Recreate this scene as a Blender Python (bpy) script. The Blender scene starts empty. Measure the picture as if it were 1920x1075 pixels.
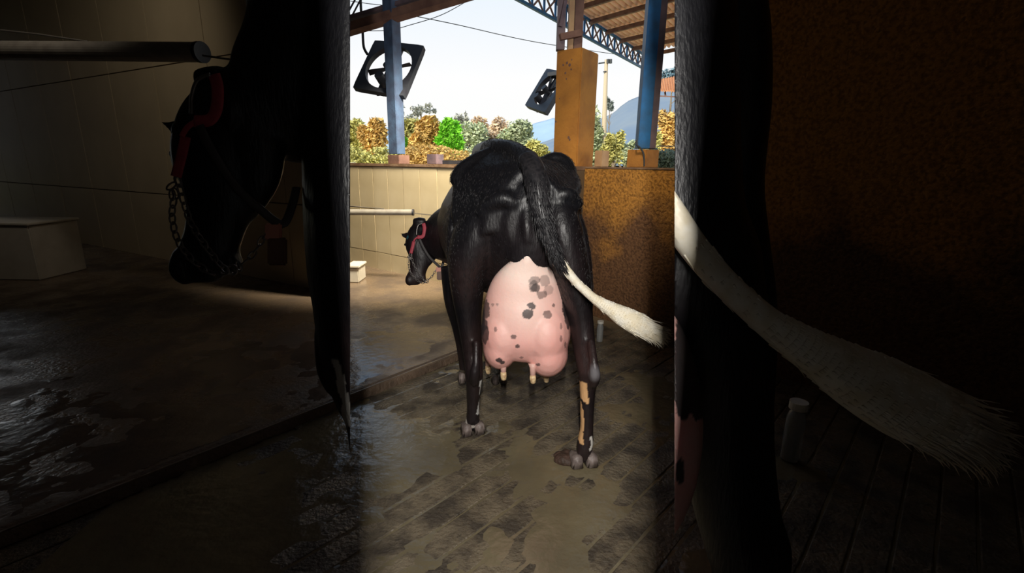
import bpy, bmesh, math, random
import numpy as np
from mathutils import Vector, Matrix, noise
random.seed(7)
sc = bpy.context.scene
col = sc.collection
R = math.radians

# ------------------------------------------------------------------ camera
F = 900.0; EYE = 1.35; TH = R(14.15); RO = R(.85)
FWD = Vector((0, math.cos(TH), -math.sin(TH)))
R0 = Vector((1, 0, 0)); U0 = R0.cross(FWD)
RIGHT = R0*math.cos(RO) + U0*math.sin(RO)
UP = U0*math.cos(RO) - R0*math.sin(RO)
cd = bpy.data.cameras.new('camera'); cam = bpy.data.objects.new('camera', cd); col.objects.link(cam)
cd.sensor_width = 36; cd.lens = 36*F/1920; cd.clip_end = 600; cd.clip_start = .02
m = Matrix((RIGHT, UP, -FWD)).transposed().to_4x4(); m.translation = (0, 0, EYE)
cam.matrix_world = m
sc.camera = cam

def D(px, py, d):                      # point at camera depth d that shows at pixel px, py
    return Vector((0, 0, EYE)) + FWD*d + RIGHT*((px-960)/F*d) + UP*(-(py-537.5)/F*d)
def G(px, py, z=0.0):                  # point on the level z
    r = FWD + RIGHT*((px-960)/F) - UP*((py-537.5)/F)
    return Vector((0, 0, EYE)) + r*((z-EYE)/r.z)
def AY(px, py, Y):
    r = FWD + RIGHT*((px-960)/F) - UP*((py-537.5)/F)
    return Vector((0, 0, EYE)) + r*(Y/r.y)

# ------------------------------------------------------------------ sky, sun, lights, exposure
sc.view_settings.view_transform = 'Standard'; sc.view_settings.look = 'None'
sc.view_settings.gamma = 1; sc.view_settings.exposure = 0.0; sc.view_settings.use_curve_mapping = False
w = bpy.data.worlds.new('sky'); sc.world = w; w.use_nodes = True
wt = w.node_tree; wt.nodes.clear()
wo = wt.nodes.new('ShaderNodeOutputWorld'); wb = wt.nodes.new('ShaderNodeBackground')
tc = wt.nodes.new('ShaderNodeTexCoord'); sx = wt.nodes.new('ShaderNodeSeparateXYZ'); cr = wt.nodes.new('ShaderNodeValToRGB')
wt.links.new(tc.outputs['Generated'], sx.inputs[0]); wt.links.new(sx.outputs['Z'], cr.inputs[0])
cr.color_ramp.elements[0].position = 0.0; cr.color_ramp.elements[0].color = (.98, .99, .97, 1)
cr.color_ramp.elements[1].position = .5; cr.color_ramp.elements[1].color = (.50, .70, .98, 1)
e = cr.color_ramp.elements.new(.16); e.color = (1.0, 1.0, 1.0, 1)
e = cr.color_ramp.elements.new(.30); e.color = (.84, .92, 1.0, 1)
wt.links.new(cr.outputs[0], wb.inputs[0]); wb.inputs[1].default_value = 1.0
wt.links.new(wb.outputs[0], wo.inputs[0])

def light(name, kind, loc, target, energy, colr=(1, 1, 1), **kw):
    l = bpy.data.lights.new(name, kind); l.energy = energy; l.color = colr
    for k, v in kw.items(): setattr(l, k, v)
    o = bpy.data.objects.new(name, l); col.objects.link(o); o.location = loc
    d = Vector(target)-Vector(loc); o.rotation_euler = d.to_track_quat('-Z', 'Y').to_euler()
    return o
light('sun', 'SUN', (0, 0, 20), (7, 9, 13), 5.0, (1, .93, .78), angle=R(.6))
# added key light behind the camera, shone through a slit onto the middle
light('added_key', 'AREA', (0.0, -.22, 1.92), (0.0, 2.2, 1.92), 82, (1, .96, .90), shape='RECTANGLE', size=.010, size_y=.7)
# unseen fill lights added to brighten the walls, pillar and side stalls
light('fill_tiles', 'SPOT', (-.35, 4.35, 3.3), (-1.35, 5.75, .65), 1350, (1, .88, .66), spot_size=R(58), spot_blend=.5, shadow_soft_size=.3)
light('fill_stucco', 'SPOT', (.35, 1.9, 3.6), (.85, 4.2, 1.15), 290, (1, .84, .62), spot_size=R(30), spot_blend=.9, shadow_soft_size=.12)
light('fill_pillar', 'SPOT', (.0, 2.6, 3.5), (.55, 4.45, 2.0), 60, (1, .85, .62), spot_size=R(30), spot_blend=.9, shadow_soft_size=.1)
light('fill_stall', 'SPOT', (-3.6, 3.6, 3.9), (-5.2, 6.6, 1.6), 42, (1, .86, .68), shadow_soft_size=.2, spot_size=R(95), spot_blend=1)
light('fill_alley', 'POINT', (1.5, .6, 3.7), (0, 0, 0), .6, (1, .80, .55), shadow_soft_size=.2)

# ------------------------------------------------------------------ materials
def mat(name, c1, c2=None, rough=.6, scale=8, bump=0, bscale=40, rough2=None, spec=.5, detail=6, metal=0, obj=True, lo=.35, hi=.65, coat=0, sss=0):
    m = bpy.data.materials.new(name); m.use_nodes = True; nt = m.node_tree
    b = nt.nodes['Principled BSDF']
    b.inputs['Roughness'].default_value = rough; b.inputs['Metallic'].default_value = metal
    b.inputs['Specular IOR Level'].default_value = spec
    b.inputs['Coat Weight'].default_value = coat
    if sss: b.inputs['Subsurface Weight'].default_value = sss; b.inputs['Subsurface Radius'].default_value = (.02, .008, .005)
    c = nt.nodes.new('ShaderNodeTexCoord')
    if c2 is not None or rough2 is not None:
        n = nt.nodes.new('ShaderNodeTexNoise'); n.inputs['Scale'].default_value = scale; n.inputs['Detail'].default_value = detail
        nt.links.new(c.outputs['Object'], n.inputs[0])
        r = nt.nodes.new('ShaderNodeValToRGB'); r.color_ramp.elements[0].position = lo; r.color_ramp.elements[1].position = hi
        r.color_ramp.elements[0].color = (*c1, 1); r.color_ramp.elements[1].color = (*(c2 or c1), 1)
        nt.links.new(n.outputs['Fac'], r.inputs[0]); nt.links.new(r.outputs[0], b.inputs['Base Color'])
        if rough2 is not None:
            q = nt.nodes.new('ShaderNodeMapRange'); q.inputs[1].default_value = lo; q.inputs[2].default_value = hi
            q.inputs[3].default_value = rough; q.inputs[4].default_value = rough2
            nt.links.new(n.outputs['Fac'], q.inputs[0]); nt.links.new(q.outputs[0], b.inputs['Roughness'])
    else: b.inputs['Base Color'].default_value = (*c1, 1)
    if bump:
        n2 = nt.nodes.new('ShaderNodeTexNoise'); n2.inputs['Scale'].default_value = bscale; n2.inputs['Detail'].default_value = 8
        nt.links.new(c.outputs['Object'], n2.inputs[0])
        bp = nt.nodes.new('ShaderNodeBump'); bp.inputs['Strength'].default_value = bump; bp.inputs['Distance'].default_value = .02
        nt.links.new(n2.outputs['Fac'], bp.inputs['Height']); nt.links.new(bp.outputs[0], b.inputs['Normal'])
    return m
M = {}
M['tile'] = mat('tile', (.60, .50, .32), (.68, .58, .39), .35, 3, .02, 20)
M['grout'] = mat('grout', (.13, .09, .05), rough=.9)
M['coping'] = mat('coping', (.16, .09, .05), (.25, .16, .10), .8, 8, .2)
M['hall_tile'] = mat('hall_tile', (.50, .41, .27), (.58, .48, .32), .4, 1.5, .02, 20)
M['ochre'] = mat('ochre', (.46, .20, .035), (.27, .11, .025), .85, 5, .35, 30, lo=.4, hi=.75)
M['concrete_roof'] = mat('roof_sheet_dark', (.10, .08, .07), rough=.8)
M['dark_wall'] = mat('dark_wall', (.05, .04, .035), rough=.9)
M['blue'] = mat('blue_paint', (.01, .13, .36), (.015, .09, .22), .5, 12, .1)
M['mauve'] = mat('mauve_paint', (.16, .11, .13), (.09, .07, .09), .6, 10, .1)
M['navy'] = mat('navy_paint', (.07, .12, .22), (.05, .07, .13), .5, 9, .1)
M['rust'] = mat('rust_brown', (.22, .12, .09), (.12, .06, .05), .7, 7, .1)
M['beige'] = mat('beige_paint', (.50, .33, .18), (.40, .24, .13), .7, 8, .1)
M['grey_metal'] = mat('grey_metal', (.30, .28, .25), (.22, .20, .18), .45, 10, .05)
M['black_metal'] = mat('black_metal', (.03, .035, .045), (.02, .02, .03), .5, 10)
M['wire'] = mat('wire', (.03, .035, .04), rough=.6)
M['cableg'] = mat('grey_cable', (.12, .11, .10), rough=.6)
M['white'] = mat('white_plaster', (.72, .68, .60), (.62, .58, .5), .6, 6)
M['pink'] = mat('pink_webbing', (.50, .06, .09), (.40, .045, .07), .6, 60)
M['peach'] = mat('peach_plastic', (.70, .30, .22), rough=.5)
M['brown_tag'] = mat('brown_leather', (.16, .08, .05), rough=.5)
M['teal'] = mat('teal_plastic', (.015, .08, .10), rough=.4)
M['strap'] = mat('dark_strap', (.05, .045, .045), rough=.6)
M['chain'] = mat('chain_metal', (.22, .20, .19), rough=.35, metal=.7)
M['hoof'] = mat('hoof', (.13, .10, .09), (.26, .21, .19), .5, 40, .2)
M['eye'] = mat('eye', (.01, .008, .008), rough=.05)
M['roofsheet'] = mat('roof_sheet', (.95, .62, .48), (.85, .50, .37), .7, 1.2)
M['terracotta'] = mat('terracotta', (.55, .25, .10), (.42, .17, .07), .7, 6)
M['polewood'] = mat('pole_concrete', (.55, .45, .32), rough=.8)
M['bark'] = mat('bark', (.22, .17, .12), rough=.9)
M['plastic'] = mat('milky_plastic', (.55, .56, .55), rough=.15)
M['plastic'].node_tree.nodes['Principled BSDF'].inputs['Transmission Weight'].default_value = .6

# coat: colour attribute + fine hair relief
def coat_mat(name, attr, rough, bump, bscale, sss=0, spec=.5, stretch=False):
    m = bpy.data.materials.new(name); m.use_nodes = True; nt = m.node_tree; b = nt.nodes['Principled BSDF']
    a = nt.nodes.new('ShaderNodeAttribute'); a.attribute_name = attr
    nt.links.new(a.outputs['Color'], b.inputs['Base Color'])
    b.inputs['Roughness'].default_value = rough; b.inputs['Specular IOR Level'].default_value = spec
    if sss: b.inputs['Subsurface Weight'].default_value = sss; b.inputs['Subsurface Radius'].default_value = (.03, .012, .008); b.inputs['Subsurface Scale'].default_value = 1
    c = nt.nodes.new('ShaderNodeTexCoord'); mp = nt.nodes.new('ShaderNodeMapping')
    if stretch: mp.inputs['Scale'].default_value = (1, 1, .22)
    n = nt.nodes.new('ShaderNodeTexNoise'); n.inputs['Scale'].default_value = bscale; n.inputs['Detail'].default_value = 6
    nt.links.new(c.outputs['Object'], mp.inputs[0]); nt.links.new(mp.outputs[0], n.inputs[0])
    bp = nt.nodes.new('ShaderNodeBump'); bp.inputs['Strength'].default_value = bump; bp.inputs['Distance'].default_value = .01
    nt.links.new(n.outputs['Fac'], bp.inputs['Height']); nt.links.new(bp.outputs[0], b.inputs['Normal'])
    return m
M['coat'] = coat_mat('black_coat', 'coat', .43, .30, 110, stretch=True, spec=.46)
M['udder'] = coat_mat('udder_skin', 'coat', .5, .15, 60, sss=.15, spec=.35)
M['tailhair'] = mat('tail_hair', (.80, .76, .66), (.70, .62, .46), .6, 25)
M['coathair'] = mat('coat_hair', (.006, .006, .007), (.014, .011, .012), .62, 60, spec=.3)
M['blackhair'] = mat('black_hair', (.008, .008, .010), (.022, .020, .022), .42, 60)

# ------------------------------------------------------------------ helpers
def link(name, bm, material, parent=None, smooth=False, data=None):
    me = bpy.data.meshes.new(name)
    if isinstance(bm, bmesh.types.BMesh):
        bmesh.ops.recalc_face_normals(bm, faces=bm.faces); bm.to_mesh(me); bm.free()
    else: me = bm
    if material: me.materials.clear(); me.materials.append(material)
    if smooth:
        me.polygons.foreach_set('use_smooth', [True]*len(me.polygons))
    o = bpy.data.objects.new(name, me); col.objects.link(o)
    if parent: o.parent = parent; o.matrix_parent_inverse = parent.matrix_world.inverted()
    return o
def tag(o, label=None, cat=None, group=None, kind=None):
    if label: o['label'] = label
    if cat: o['category'] = cat
    if group: o['group'] = group
    if kind: o['kind'] = kind
    return o
def empty(name, loc, label=None, cat=None, group=None, kind=None):
    o = bpy.data.objects.new(name, None); col.objects.link(o); o.location = loc; o.empty_display_size = .1
    o.matrix_world = Matrix.Translation(Vector(loc))
    return tag(o, label, cat, group, kind)
def box(bm, c, s, rz=0, bevel=0, mtx=None):
    M4 = mtx if mtx is not None else Matrix.Translation(Vector(c)) @ Matrix.Rotation(rz, 4, 'Z')
    r = bmesh.ops.create_cube(bm, size=1, matrix=M4 @ Matrix.Diagonal((*s, 1)))
    if bevel:
        ed = list({e for v in r['verts'] for e in v.link_edges})
        bmesh.ops.bevel(bm, geom=ed, offset=bevel, segments=2, affect='EDGES')
def bar(bm, a, b, t, h=None, up=Vector((0, 0, 1)), bevel=0):   # box bar from a to b
    a = Vector(a); b = Vector(b); z = (b-a); L = z.length; z.normalize()
    x = z.cross(up)
    if x.length < .01: x = z.cross(Vector((0, 1, 0)))
    x.normalize(); y = x.cross(z)
    mm = Matrix((x, y, z)).transposed().to_4x4(); mm.translation = (a+b)/2
    box(bm, None, (t, h or t, L), mtx=mm, bevel=bevel)
def rings(bm, pts, ra, rb=None, side=None, n=12, cap=True):
    """elliptical tube along pts; side = lateral direction of ra, rb is across it"""
    P = [Vector(p) for p in pts]; N = len(P)
    rb = rb or ra; rs = []
    prev = None
    for i in range(N):
        t = (P[min(i+1, N-1)]-P[max(i-1, 0)]).normalized()
        s = Vector(side) if side is not None else (prev if prev is not None else (Vector((0, 0, 1)) if abs(t.z) < .9 else Vector((1, 0, 0))))
        s = (s - t*s.dot(t))
        if s.length < 1e-4: s = t.orthogonal()
        s.normalize(); prev = s; q = t.cross(s)
        rs.append([bm.verts.new(P[i]+s*math.cos(2*math.pi*k/n)*ra[i]+q*math.sin(2*math.pi*k/n)*rb[i]) for k in range(n)])
    for i in range(N-1):
        for k in range(n): bm.faces.new((rs[i][k], rs[i][(k+1) % n], rs[i+1][(k+1) % n], rs[i+1][k]))
    if cap: bm.faces.new(rs[0]); bm.faces.new(rs[-1][::-1])
def smoothpts(vals, k=5):
    """Catmull-Rom resample rows of numbers"""
    a = np.array(vals, float); out = []
    n = len(a)
    for i in range(n-1):
        p0, p1, p2, p3 = a[max(i-1, 0)], a[i], a[i+1], a[min(i+2, n-1)]
        for j in range(k):
            t = j/k; out.append(.5*((2*p1)+(-p0+p2)*t+(2*p0-5*p1+4*p2-p3)*t*t+(-p0+3*p1-3*p2+p3)*t**3))
    out.append(a[-1]); return out
def tube(bm, pts, r, n=8):
    pts = list(pts); rr = r if isinstance(r, (list, tuple)) else [r]*len(pts)
    rings(bm, pts, rr, n=n)
def ball(bm, c, r, seg=16):
    if not isinstance(r, (tuple, list)): r = (r, r, r)
    bmesh.ops.create_uvsphere(bm, u_segments=seg, v_segments=max(6, seg//2), radius=1, matrix=Matrix.Translation(Vector(c)) @ Matrix.Diagonal((*r, 1)))
def orient_ball(bm, c, ax, r, seg=18):
    mm = Matrix(ax).transposed().to_4x4(); mm.translation = Vector(c)
    bmesh.ops.create_uvsphere(bm, u_segments=seg, v_segments=seg//2, radius=1, matrix=mm @ Matrix.Diagonal((*r, 1)))
def remesh(bm, voxel, smooth=6, cut=None):
    """one continuous surface from overlapping closed shells"""
    me = bpy.data.meshes.new('tmp'); bmesh.ops.recalc_face_normals(bm, faces=bm.faces); bm.to_mesh(me); bm.free()
    o = bpy.data.objects.new('tmp', me); col.objects.link(o)
    md = o.modifiers.new('r', 'REMESH'); md.mode = 'VOXEL'; md.voxel_size = voxel
    ms = o.modifiers.new('s', 'SMOOTH'); ms.factor = .6; ms.iterations = smooth
    dg = bpy.context.evaluated_depsgraph_get(); dg.update()
    me2 = bpy.data.meshes.new_from_object(o.evaluated_get(dg))
    bpy.data.objects.remove(o); bpy.data.meshes.remove(me)
    if cut:
        b = bmesh.new(); b.from_mesh(me2)
        for co, no in cut:
            g = bmesh.ops.bisect_plane(b, geom=b.verts[:]+b.edges[:]+b.faces[:], plane_co=co, plane_no=no, clear_outer=True)
            ed = [x for x in g['geom_cut'] if isinstance(x, bmesh.types.BMEdge)]
            bmesh.ops.holes_fill(b, edges=ed, sides=0)
        b.to_mesh(me2); b.free()
    return me2
def paint(me, fn):
    n = len(me.vertices); co = np.empty(n*3); me.vertices.foreach_get('co', co); co = co.reshape(-1, 3)
    c = np.ones((n, 4)); c[:, :3] = fn(co)
    a = me.color_attributes.new('coat', 'FLOAT_COLOR', 'POINT'); a.data.foreach_set('color', c.ravel())
def vnoise(co, s, seed=0):
    return np.array([noise.noise(Vector(p)*s+Vector((seed*7.3, seed, 0))) for p in co])
def seg_dist(co, a, b):
    a = np.array(a); b = np.array(b); ab = b-a; t = np.clip(((co-a)@ab)/(ab@ab), 0, 1)
    return np.linalg.norm(co-(a+t[:, None]*ab), axis=1), t
xr = lambda co, f: f

# ------------------------------------------------------------------ setting: walls
def wall_frame(A, B):
    A = Vector((*A, 0)); B = Vector((*B, 0)); d = (B-A).normalized(); n = Vector((d.y, -d.x, 0))   # n points to the camera side
    if n.dot(-A) < 0: n = -n
    return A, B, d, n
def slab(bm, A, d, n, s0, s1, z0, z1, f0, f1, bevel=0):
    c = A + d*((s0+s1)/2) + n*((f0+f1)/2) + Vector((0, 0, (z0+z1)/2))
    mm = Matrix((d, n, Vector((0, 0, 1)))).transposed().to_4x4(); mm.translation = c
    box(bm, None, (s1-s0, abs(f1-f0), z1-z0), mtx=mm, bevel=bevel)
def tiled(wname, A, B, z1, cols, rows, gap, tmat, thick=.2):
    A, B, d, n = wall_frame(A, B); L = (B-A).length
    bm = bmesh.new(); slab(bm, A, d, n, 0, L, -.1, z1, -thick, -.008)
    w = tag(link(wname, bm, M['grout']), kind='structure')
    cache = {}
    for i in range(len(cols)-1):
        for j in range(len(rows)-1):
            sw = cols[i+1]-cols[i]-gap; sh = rows[j+1]-rows[j]-gap
            key = (round(sw, 3), round(sh, 3))
            if key not in cache:
                bm = bmesh.new(); box(bm, (0, 0, 0), (sw, .012, sh), bevel=.0015)
                me = bpy.data.meshes.new('tile'); bm.to_mesh(me); bm.free(); me.materials.append(tmat); cache[key] = me
            t = bpy.data.objects.new('tile', cache[key]); col.objects.link(t)
            mm = Matrix((d, n, Vector((0, 0, 1)))).transposed().to_4x4()
            mm.translation = A + d*((cols[i]+cols[i+1])/2) + n*(-.003+random.uniform(-.0012, .0012)) + Vector((0, 0, (rows[j]+rows[j+1])/2))
            t.matrix_world = mm; t.parent = w
    return w, A, B, d, n
A1 = (-2.179, 6.324); d1 = (np.array([-.752, 5.248])-np.array(A1)); d1 = d1/np.linalg.norm(d1)
B1 = tuple(np.array(A1)+d1*3.38)
cols = [-.0+.035-.0]+[.035+.277*i for i in range(1, 13)]
cols = [0.0, .035]+[.035+.2770*i for i in range(1, 13)]
wl, wA, wB, wd, wn = tiled('wall_left', A1, B1, 1.315, [c for c in cols if c < 3.38], [.03, .27, .805, 1.312], .006, M['tile'])
bm = bmesh.new(); slab(bm, wA, wd, wn, 0, 3.38, 1.315, 1.352, -.21, .012, bevel=.006)
tag(link('trim_1', bm, M['coping']), kind='structure')
# wall of the dim stall on the left, nearer and taller
A2 = (-11.0, 9.855); B2 = (-1.627, 4.651)
B2 = (B2[0]-.874*.24, B2[1]+.486*.24)
L2 = (Vector(A2)-Vector(B2)).length
c2 = [L2-.60-1.1*i for i in range(0, 10)][::-1]; c2 = [0]+[c for c in c2 if c > .3]+[L2]
w2, a2, b2, e2, n2 = tiled('wall_stall', A2, B2, 4.2, c2, [.05, .93, 2.42, 3.9], .012, M['hall_tile'])
w2.name = 'wall_front_left'
bm = bmesh.new()
q0 = Vector((-1.627, 4.651, 0)); q1 = Vector((-2.30, 6.56, 0))
dd = (q1-q0).normalized(); nn = Vector((-dd.y, dd.x, 0))
slab(bm, q0, dd, nn, 0, (q1-q0).length, -.1, 4.2, .035, .26)
tag(link('wall_return_left', bm, M['dark_wall']), kind='structure')
# ochre wall on the right
A3 = (.56, 4.567); dv = Vector((1.309-.757, 3.637-4.322, 0)).normalized()
cut = (Vector((1.255, 3.705, 0))-Vector((*A3, 0))).length
stm = bpy.data.materials.new('stucco'); stm.use_nodes = True; nt = stm.node_tree; b = nt.nodes['Principled BSDF']
b.inputs['Roughness'].default_value = .85
tcn = nt.nodes.new('ShaderNodeTexCoord'); n1 = nt.nodes.new('ShaderNodeTexNoise'); n1.inputs['Scale'].default_value = 3; n1.inputs['Detail'].default_value = 9
n2n = nt.nodes.new('ShaderNodeTexNoise'); n2n.inputs['Scale'].default_value = 45; n2n.inputs['Detail'].default_value = 5
sp = nt.nodes.new('ShaderNodeSeparateXYZ'); nt.links.new(tcn.outputs['Object'], sp.inputs[0])
nt.links.new(tcn.outputs['Object'], n1.inputs[0]); nt.links.new(tcn.outputs['Object'], n2n.inputs[0])
# darker brown towards the bottom, with a ragged edge
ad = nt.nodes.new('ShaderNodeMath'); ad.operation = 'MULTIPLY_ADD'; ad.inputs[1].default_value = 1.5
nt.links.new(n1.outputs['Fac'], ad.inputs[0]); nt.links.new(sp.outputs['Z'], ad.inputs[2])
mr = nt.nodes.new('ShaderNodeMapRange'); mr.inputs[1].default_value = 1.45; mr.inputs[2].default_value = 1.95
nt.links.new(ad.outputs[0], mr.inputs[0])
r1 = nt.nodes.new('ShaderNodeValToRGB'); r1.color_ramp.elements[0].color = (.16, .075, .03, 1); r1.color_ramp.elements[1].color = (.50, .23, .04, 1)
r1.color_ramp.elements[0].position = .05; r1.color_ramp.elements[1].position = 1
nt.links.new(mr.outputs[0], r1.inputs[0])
mx = nt.nodes.new('ShaderNodeMix'); mx.data_type = 'RGBA'; mx.blend_type = 'MULTIPLY'; mx.inputs[0].default_value = .85
r2 = nt.nodes.new('ShaderNodeValToRGB'); r2.color_ramp.elements[0].position = .38; r2.color_ramp.elements[1].position = .58
r2.color_ramp.elements[0].color = (.45, .42, .40, 1)
nt.links.new(n2n.outputs['Fac'], r2.inputs[0]); nt.links.new(r1.outputs[0], mx.inputs[6]); nt.links.new(r2.outputs[0], mx.inputs[7])
nt.links.new(mx.outputs[2], b.inputs['Base Color'])
bp = nt.nodes.new('ShaderNodeBump'); bp.inputs['Strength'].default_value = .9; bp.inputs['Distance'].default_value = .015
nt.links.new(n2n.outputs['Fac'], bp.inputs['Height']); nt.links.new(bp.outputs[0], b.inputs['Normal'])
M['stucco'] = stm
wa, wb_, wdd, wnn = wall_frame(A3, (A3[0]+dv.x*5, A3[1]+dv.y*5))
bm = bmesh.new(); slab(bm, wa, wdd, wnn, 0, cut, -.1, 1.345, -.2, 0)
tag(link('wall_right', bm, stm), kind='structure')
bm = bmesh.new(); slab(bm, wa, wdd, wnn, -.01, cut, 1.334, 1.35, -.2, .006, bevel=.003)
tag(link('trim_2', bm, M['coping']), kind='structure')
bm = bmesh.new(); slab(bm, wa, wdd, wnn, cut, 6.6, -.1, 4.25, -.2, 0)
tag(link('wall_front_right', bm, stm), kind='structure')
# added back wall whose slit narrows the key light; side walls, roof
bm = bmesh.new()
g = .031
box(bm, (-7.05-g, -.115, 2.05), (14.1, .01, 4.3)); box(bm, (3.6+g, -.115, 2.05), (7.2, .01, 4.3)); box(bm, (0, -.135, 3.5), (.4, .02, 1.4))
tag(link('wall_light_slit', bm, M['dark_wall']), kind='structure')
bm = bmesh.new(); box(bm, (-14.0, 5.2, 2.05), (.15, 11.4, 4.3)); tag(link('wall_far_left', bm, M['dark_wall']), kind='structure')
bm = bmesh.new(); box(bm, (5.3, 0.2, 2.05), (.15, 2.2, 4.5)); box(bm, (4.9, -.05, 2.05), (1.6, .7, 4.5)); tag(link('wall_far_right', bm, M['dark_wall']), kind='structure')
bm = bmesh.new()
vs = [(-14.1, -4.5), (5.7, -4.5), (5.7, 3), (1.6, 4.6), (.8, 5.2), (-2.3, 7.4), (-14.1, 11.2)]
f = bm.faces.new([bm.verts.new((x, y, 4.2)) for x, y in vs]); r = bmesh.ops.extrude_face_region(bm, geom=[f])
bmesh.ops.translate(bm, vec=(0, 0, .08), verts=[v for v in r['geom'] if isinstance(v, bmesh.types.BMVert)])
tag(link('ceiling', bm, M['concrete_roof']), kind='structure')

# ------------------------------------------------------------------ floors
def wet(name, c1, c2, scale, r_wet, r_dry, bump, bscale, lo=.42, hi=.6, rip=0):
    m = bpy.data.materials.new(name); m.use_nodes = True; nt = m.node_tree; b = nt.nodes['Principled BSDF']
    c = nt.nodes.new('ShaderNodeNewGeometry')
    n = nt.nodes.new('ShaderNodeTexNoise'); n.inputs['Scale'].default_value = scale; n.inputs['Detail'].default_value = 7
    n.inputs['Roughness'].default_value = .6
    nt.links.new(c.outputs['Position'], n.inputs[0])
    r = nt.nodes.new('ShaderNodeValToRGB'); r.color_ramp.elements[0].position = lo; r.color_ramp.elements[1].position = hi
    r.color_ramp.elements[0].color = (*c1, 1); r.color_ramp.elements[1].color = (*c2, 1)
    nt.links.new(n.outputs['Fac'], r.inputs[0]); nt.links.new(r.outputs[0], b.inputs['Base Color'])
    q = nt.nodes.new('ShaderNodeMapRange'); q.inputs[1].default_value = lo; q.inputs[2].default_value = hi
    q.inputs[3].default_value = r_wet; q.inputs[4].default_value = r_dry
    nt.links.new(n.outputs['Fac'], q.inputs[0]); nt.links.new(q.outputs[0], b.inputs['Roughness'])
    n2 = nt.nodes.new('ShaderNodeTexNoise'); n2.inputs['Scale'].default_value = bscale; n2.inputs['Detail'].default_value = 8
    nt.links.new(c.outputs['Position'], n2.inputs[0])
    bp = nt.nodes.new('ShaderNodeBump'); bp.inputs['Strength'].default_value = bump; bp.inputs['Distance'].default_value = .01
    nt.links.new(n2.outputs['Fac'], bp.inputs['Height']); nt.links.new(bp.outputs[0], b.inputs['Normal'])
    return m
M['floor_low'] = wet('grooved_concrete', (.19, .155, .105), (.065, .052, .038), 6, .26, .62, 1.0, 60)
M['floor_up'] = wet('trampled_concrete', (.20, .145, .10), (.12, .088, .066), 2.5, .16, .55, .45, 45)
M['murk'] = wet('murky_water', (.19, .158, .095), (.14, .115, .07), 2, .08, .2, .45, 22)
M['edge'] = mat('curb_edge', (.15, .10, .065), (.09, .06, .04), .6, 14, .5, 50)
gang = R(47.5); gd = Vector((math.cos(gang), math.sin(gang), 0)); gn = Vector((-math.sin(gang), math.cos(gang), 0))
e0 = G(657, 757); ed = (G(870, 670)-e0).normalized(); en = Vector((-ed.y, ed.x, 0))
bm = bmesh.new(); box(bm, (-4, 4, -.11), (22, 16, .2))
fl = tag(link('floor', bm, M['grout']), kind='structure')
# concrete strips between the grooves
eoff = e0.dot(gn)
pitch = .117
strip_id = 0
for k in range(-13, 22):
    off = .600+.0+pitch*k
    # start and end along gd, clipped against the raised slab and the walls
    lo_s, hi_s = -2.2, 4.6
    ss = []
    s = lo_s
    while s <= hi_s:
        p = gn*off + gd*s
        ok = (p-e0).dot(en) < -.012 and p.y > -.3 and p.x < 5 and ((p-wa).dot(wnn) > .02) and (p-wA).dot(wn) > .02
        if ok: ss.append(s)
        s += .05
    if len(ss) < 4: continue
    s0, s1 = ss[0], ss[-1]
    bm = bmesh.new(); n = max(2, int((s1-s0)/.12))
    hw = pitch/2-.0045
    rows = []
    for i in range(n+1):
        s = s0+(s1-s0)*i/n
        row = []
        for u, z in ((-hw, -.012), (-hw, -.003), (-hw+.004, 0), (0, .0005), (hw-.004, 0), (hw, -.003), (hw, -.012)):
            j = noise.noise(Vector((s*9, off*9+u*20, 0)))*.0022
            p = gd*s + gn*(off+u+(j if abs(u) > .05 else 0)); row.append(bm.verts.new((p.x, p.y, z + noise.noise(Vector((p.x*3, p.y*3, 1)))*.003)))
        rows.append(row)
    for i in range(n):
        for j in range(6): bm.faces.new((rows[i][j], rows[i+1][j], rows[i+1][j+1], rows[i][j+1]))
    bm.faces.new(rows[0]); bm.faces.new(rows[-1][::-1])
    link('concrete_strip', bm, M['floor_low'], fl, smooth=False)
# murky water lying in the low places
bm = bmesh.new(); N = 150; gx0, gx1, gy0, gy1 = -1.6, 3.0, .5, 4.9
vg = {}
for i in range(N+1):
    for j in range(N+1):
        x = gx0+(gx1-gx0)*i/N; y = gy0+(gy1-gy0)*j/N; p = Vector((x, y, 0))
        if (p-e0).dot(en) > -.005: continue
        if (p-wa).dot(wnn) < .02 or (p-wA).dot(wn) < .02: continue
        h = noise.fractal(Vector((x*1.7+3, y*1.7, 2)), 1, 2, 4)*.009 + noise.fractal(Vector((x*9, y*9, 5)), .9, 2.2, 4)*.0042
        h += -.0022 - .004*max(0, x-.6) + .006*max(0, -.1-x)
        vg[i, j] = bm.verts.new((x, y, min(h, .0035)+.0012*noise.noise(Vector((x*25, y*25, 0)))))
for i in range(N):
    for j in range(N):
        q = [(i, j), (i+1, j), (i+1, j+1), (i, j+1)]
        if all(k in vg for k in q): bm.faces.new([vg[k] for k in q])
for v in [v for v in bm.verts if not v.link_faces]: bm.verts.remove(v)
pud = tag(link('puddle', bm, M['murk'], None, smooth=True), 'shallow murky brown water lying over the grooved floor', 'puddle', kind='stuff')
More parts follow.
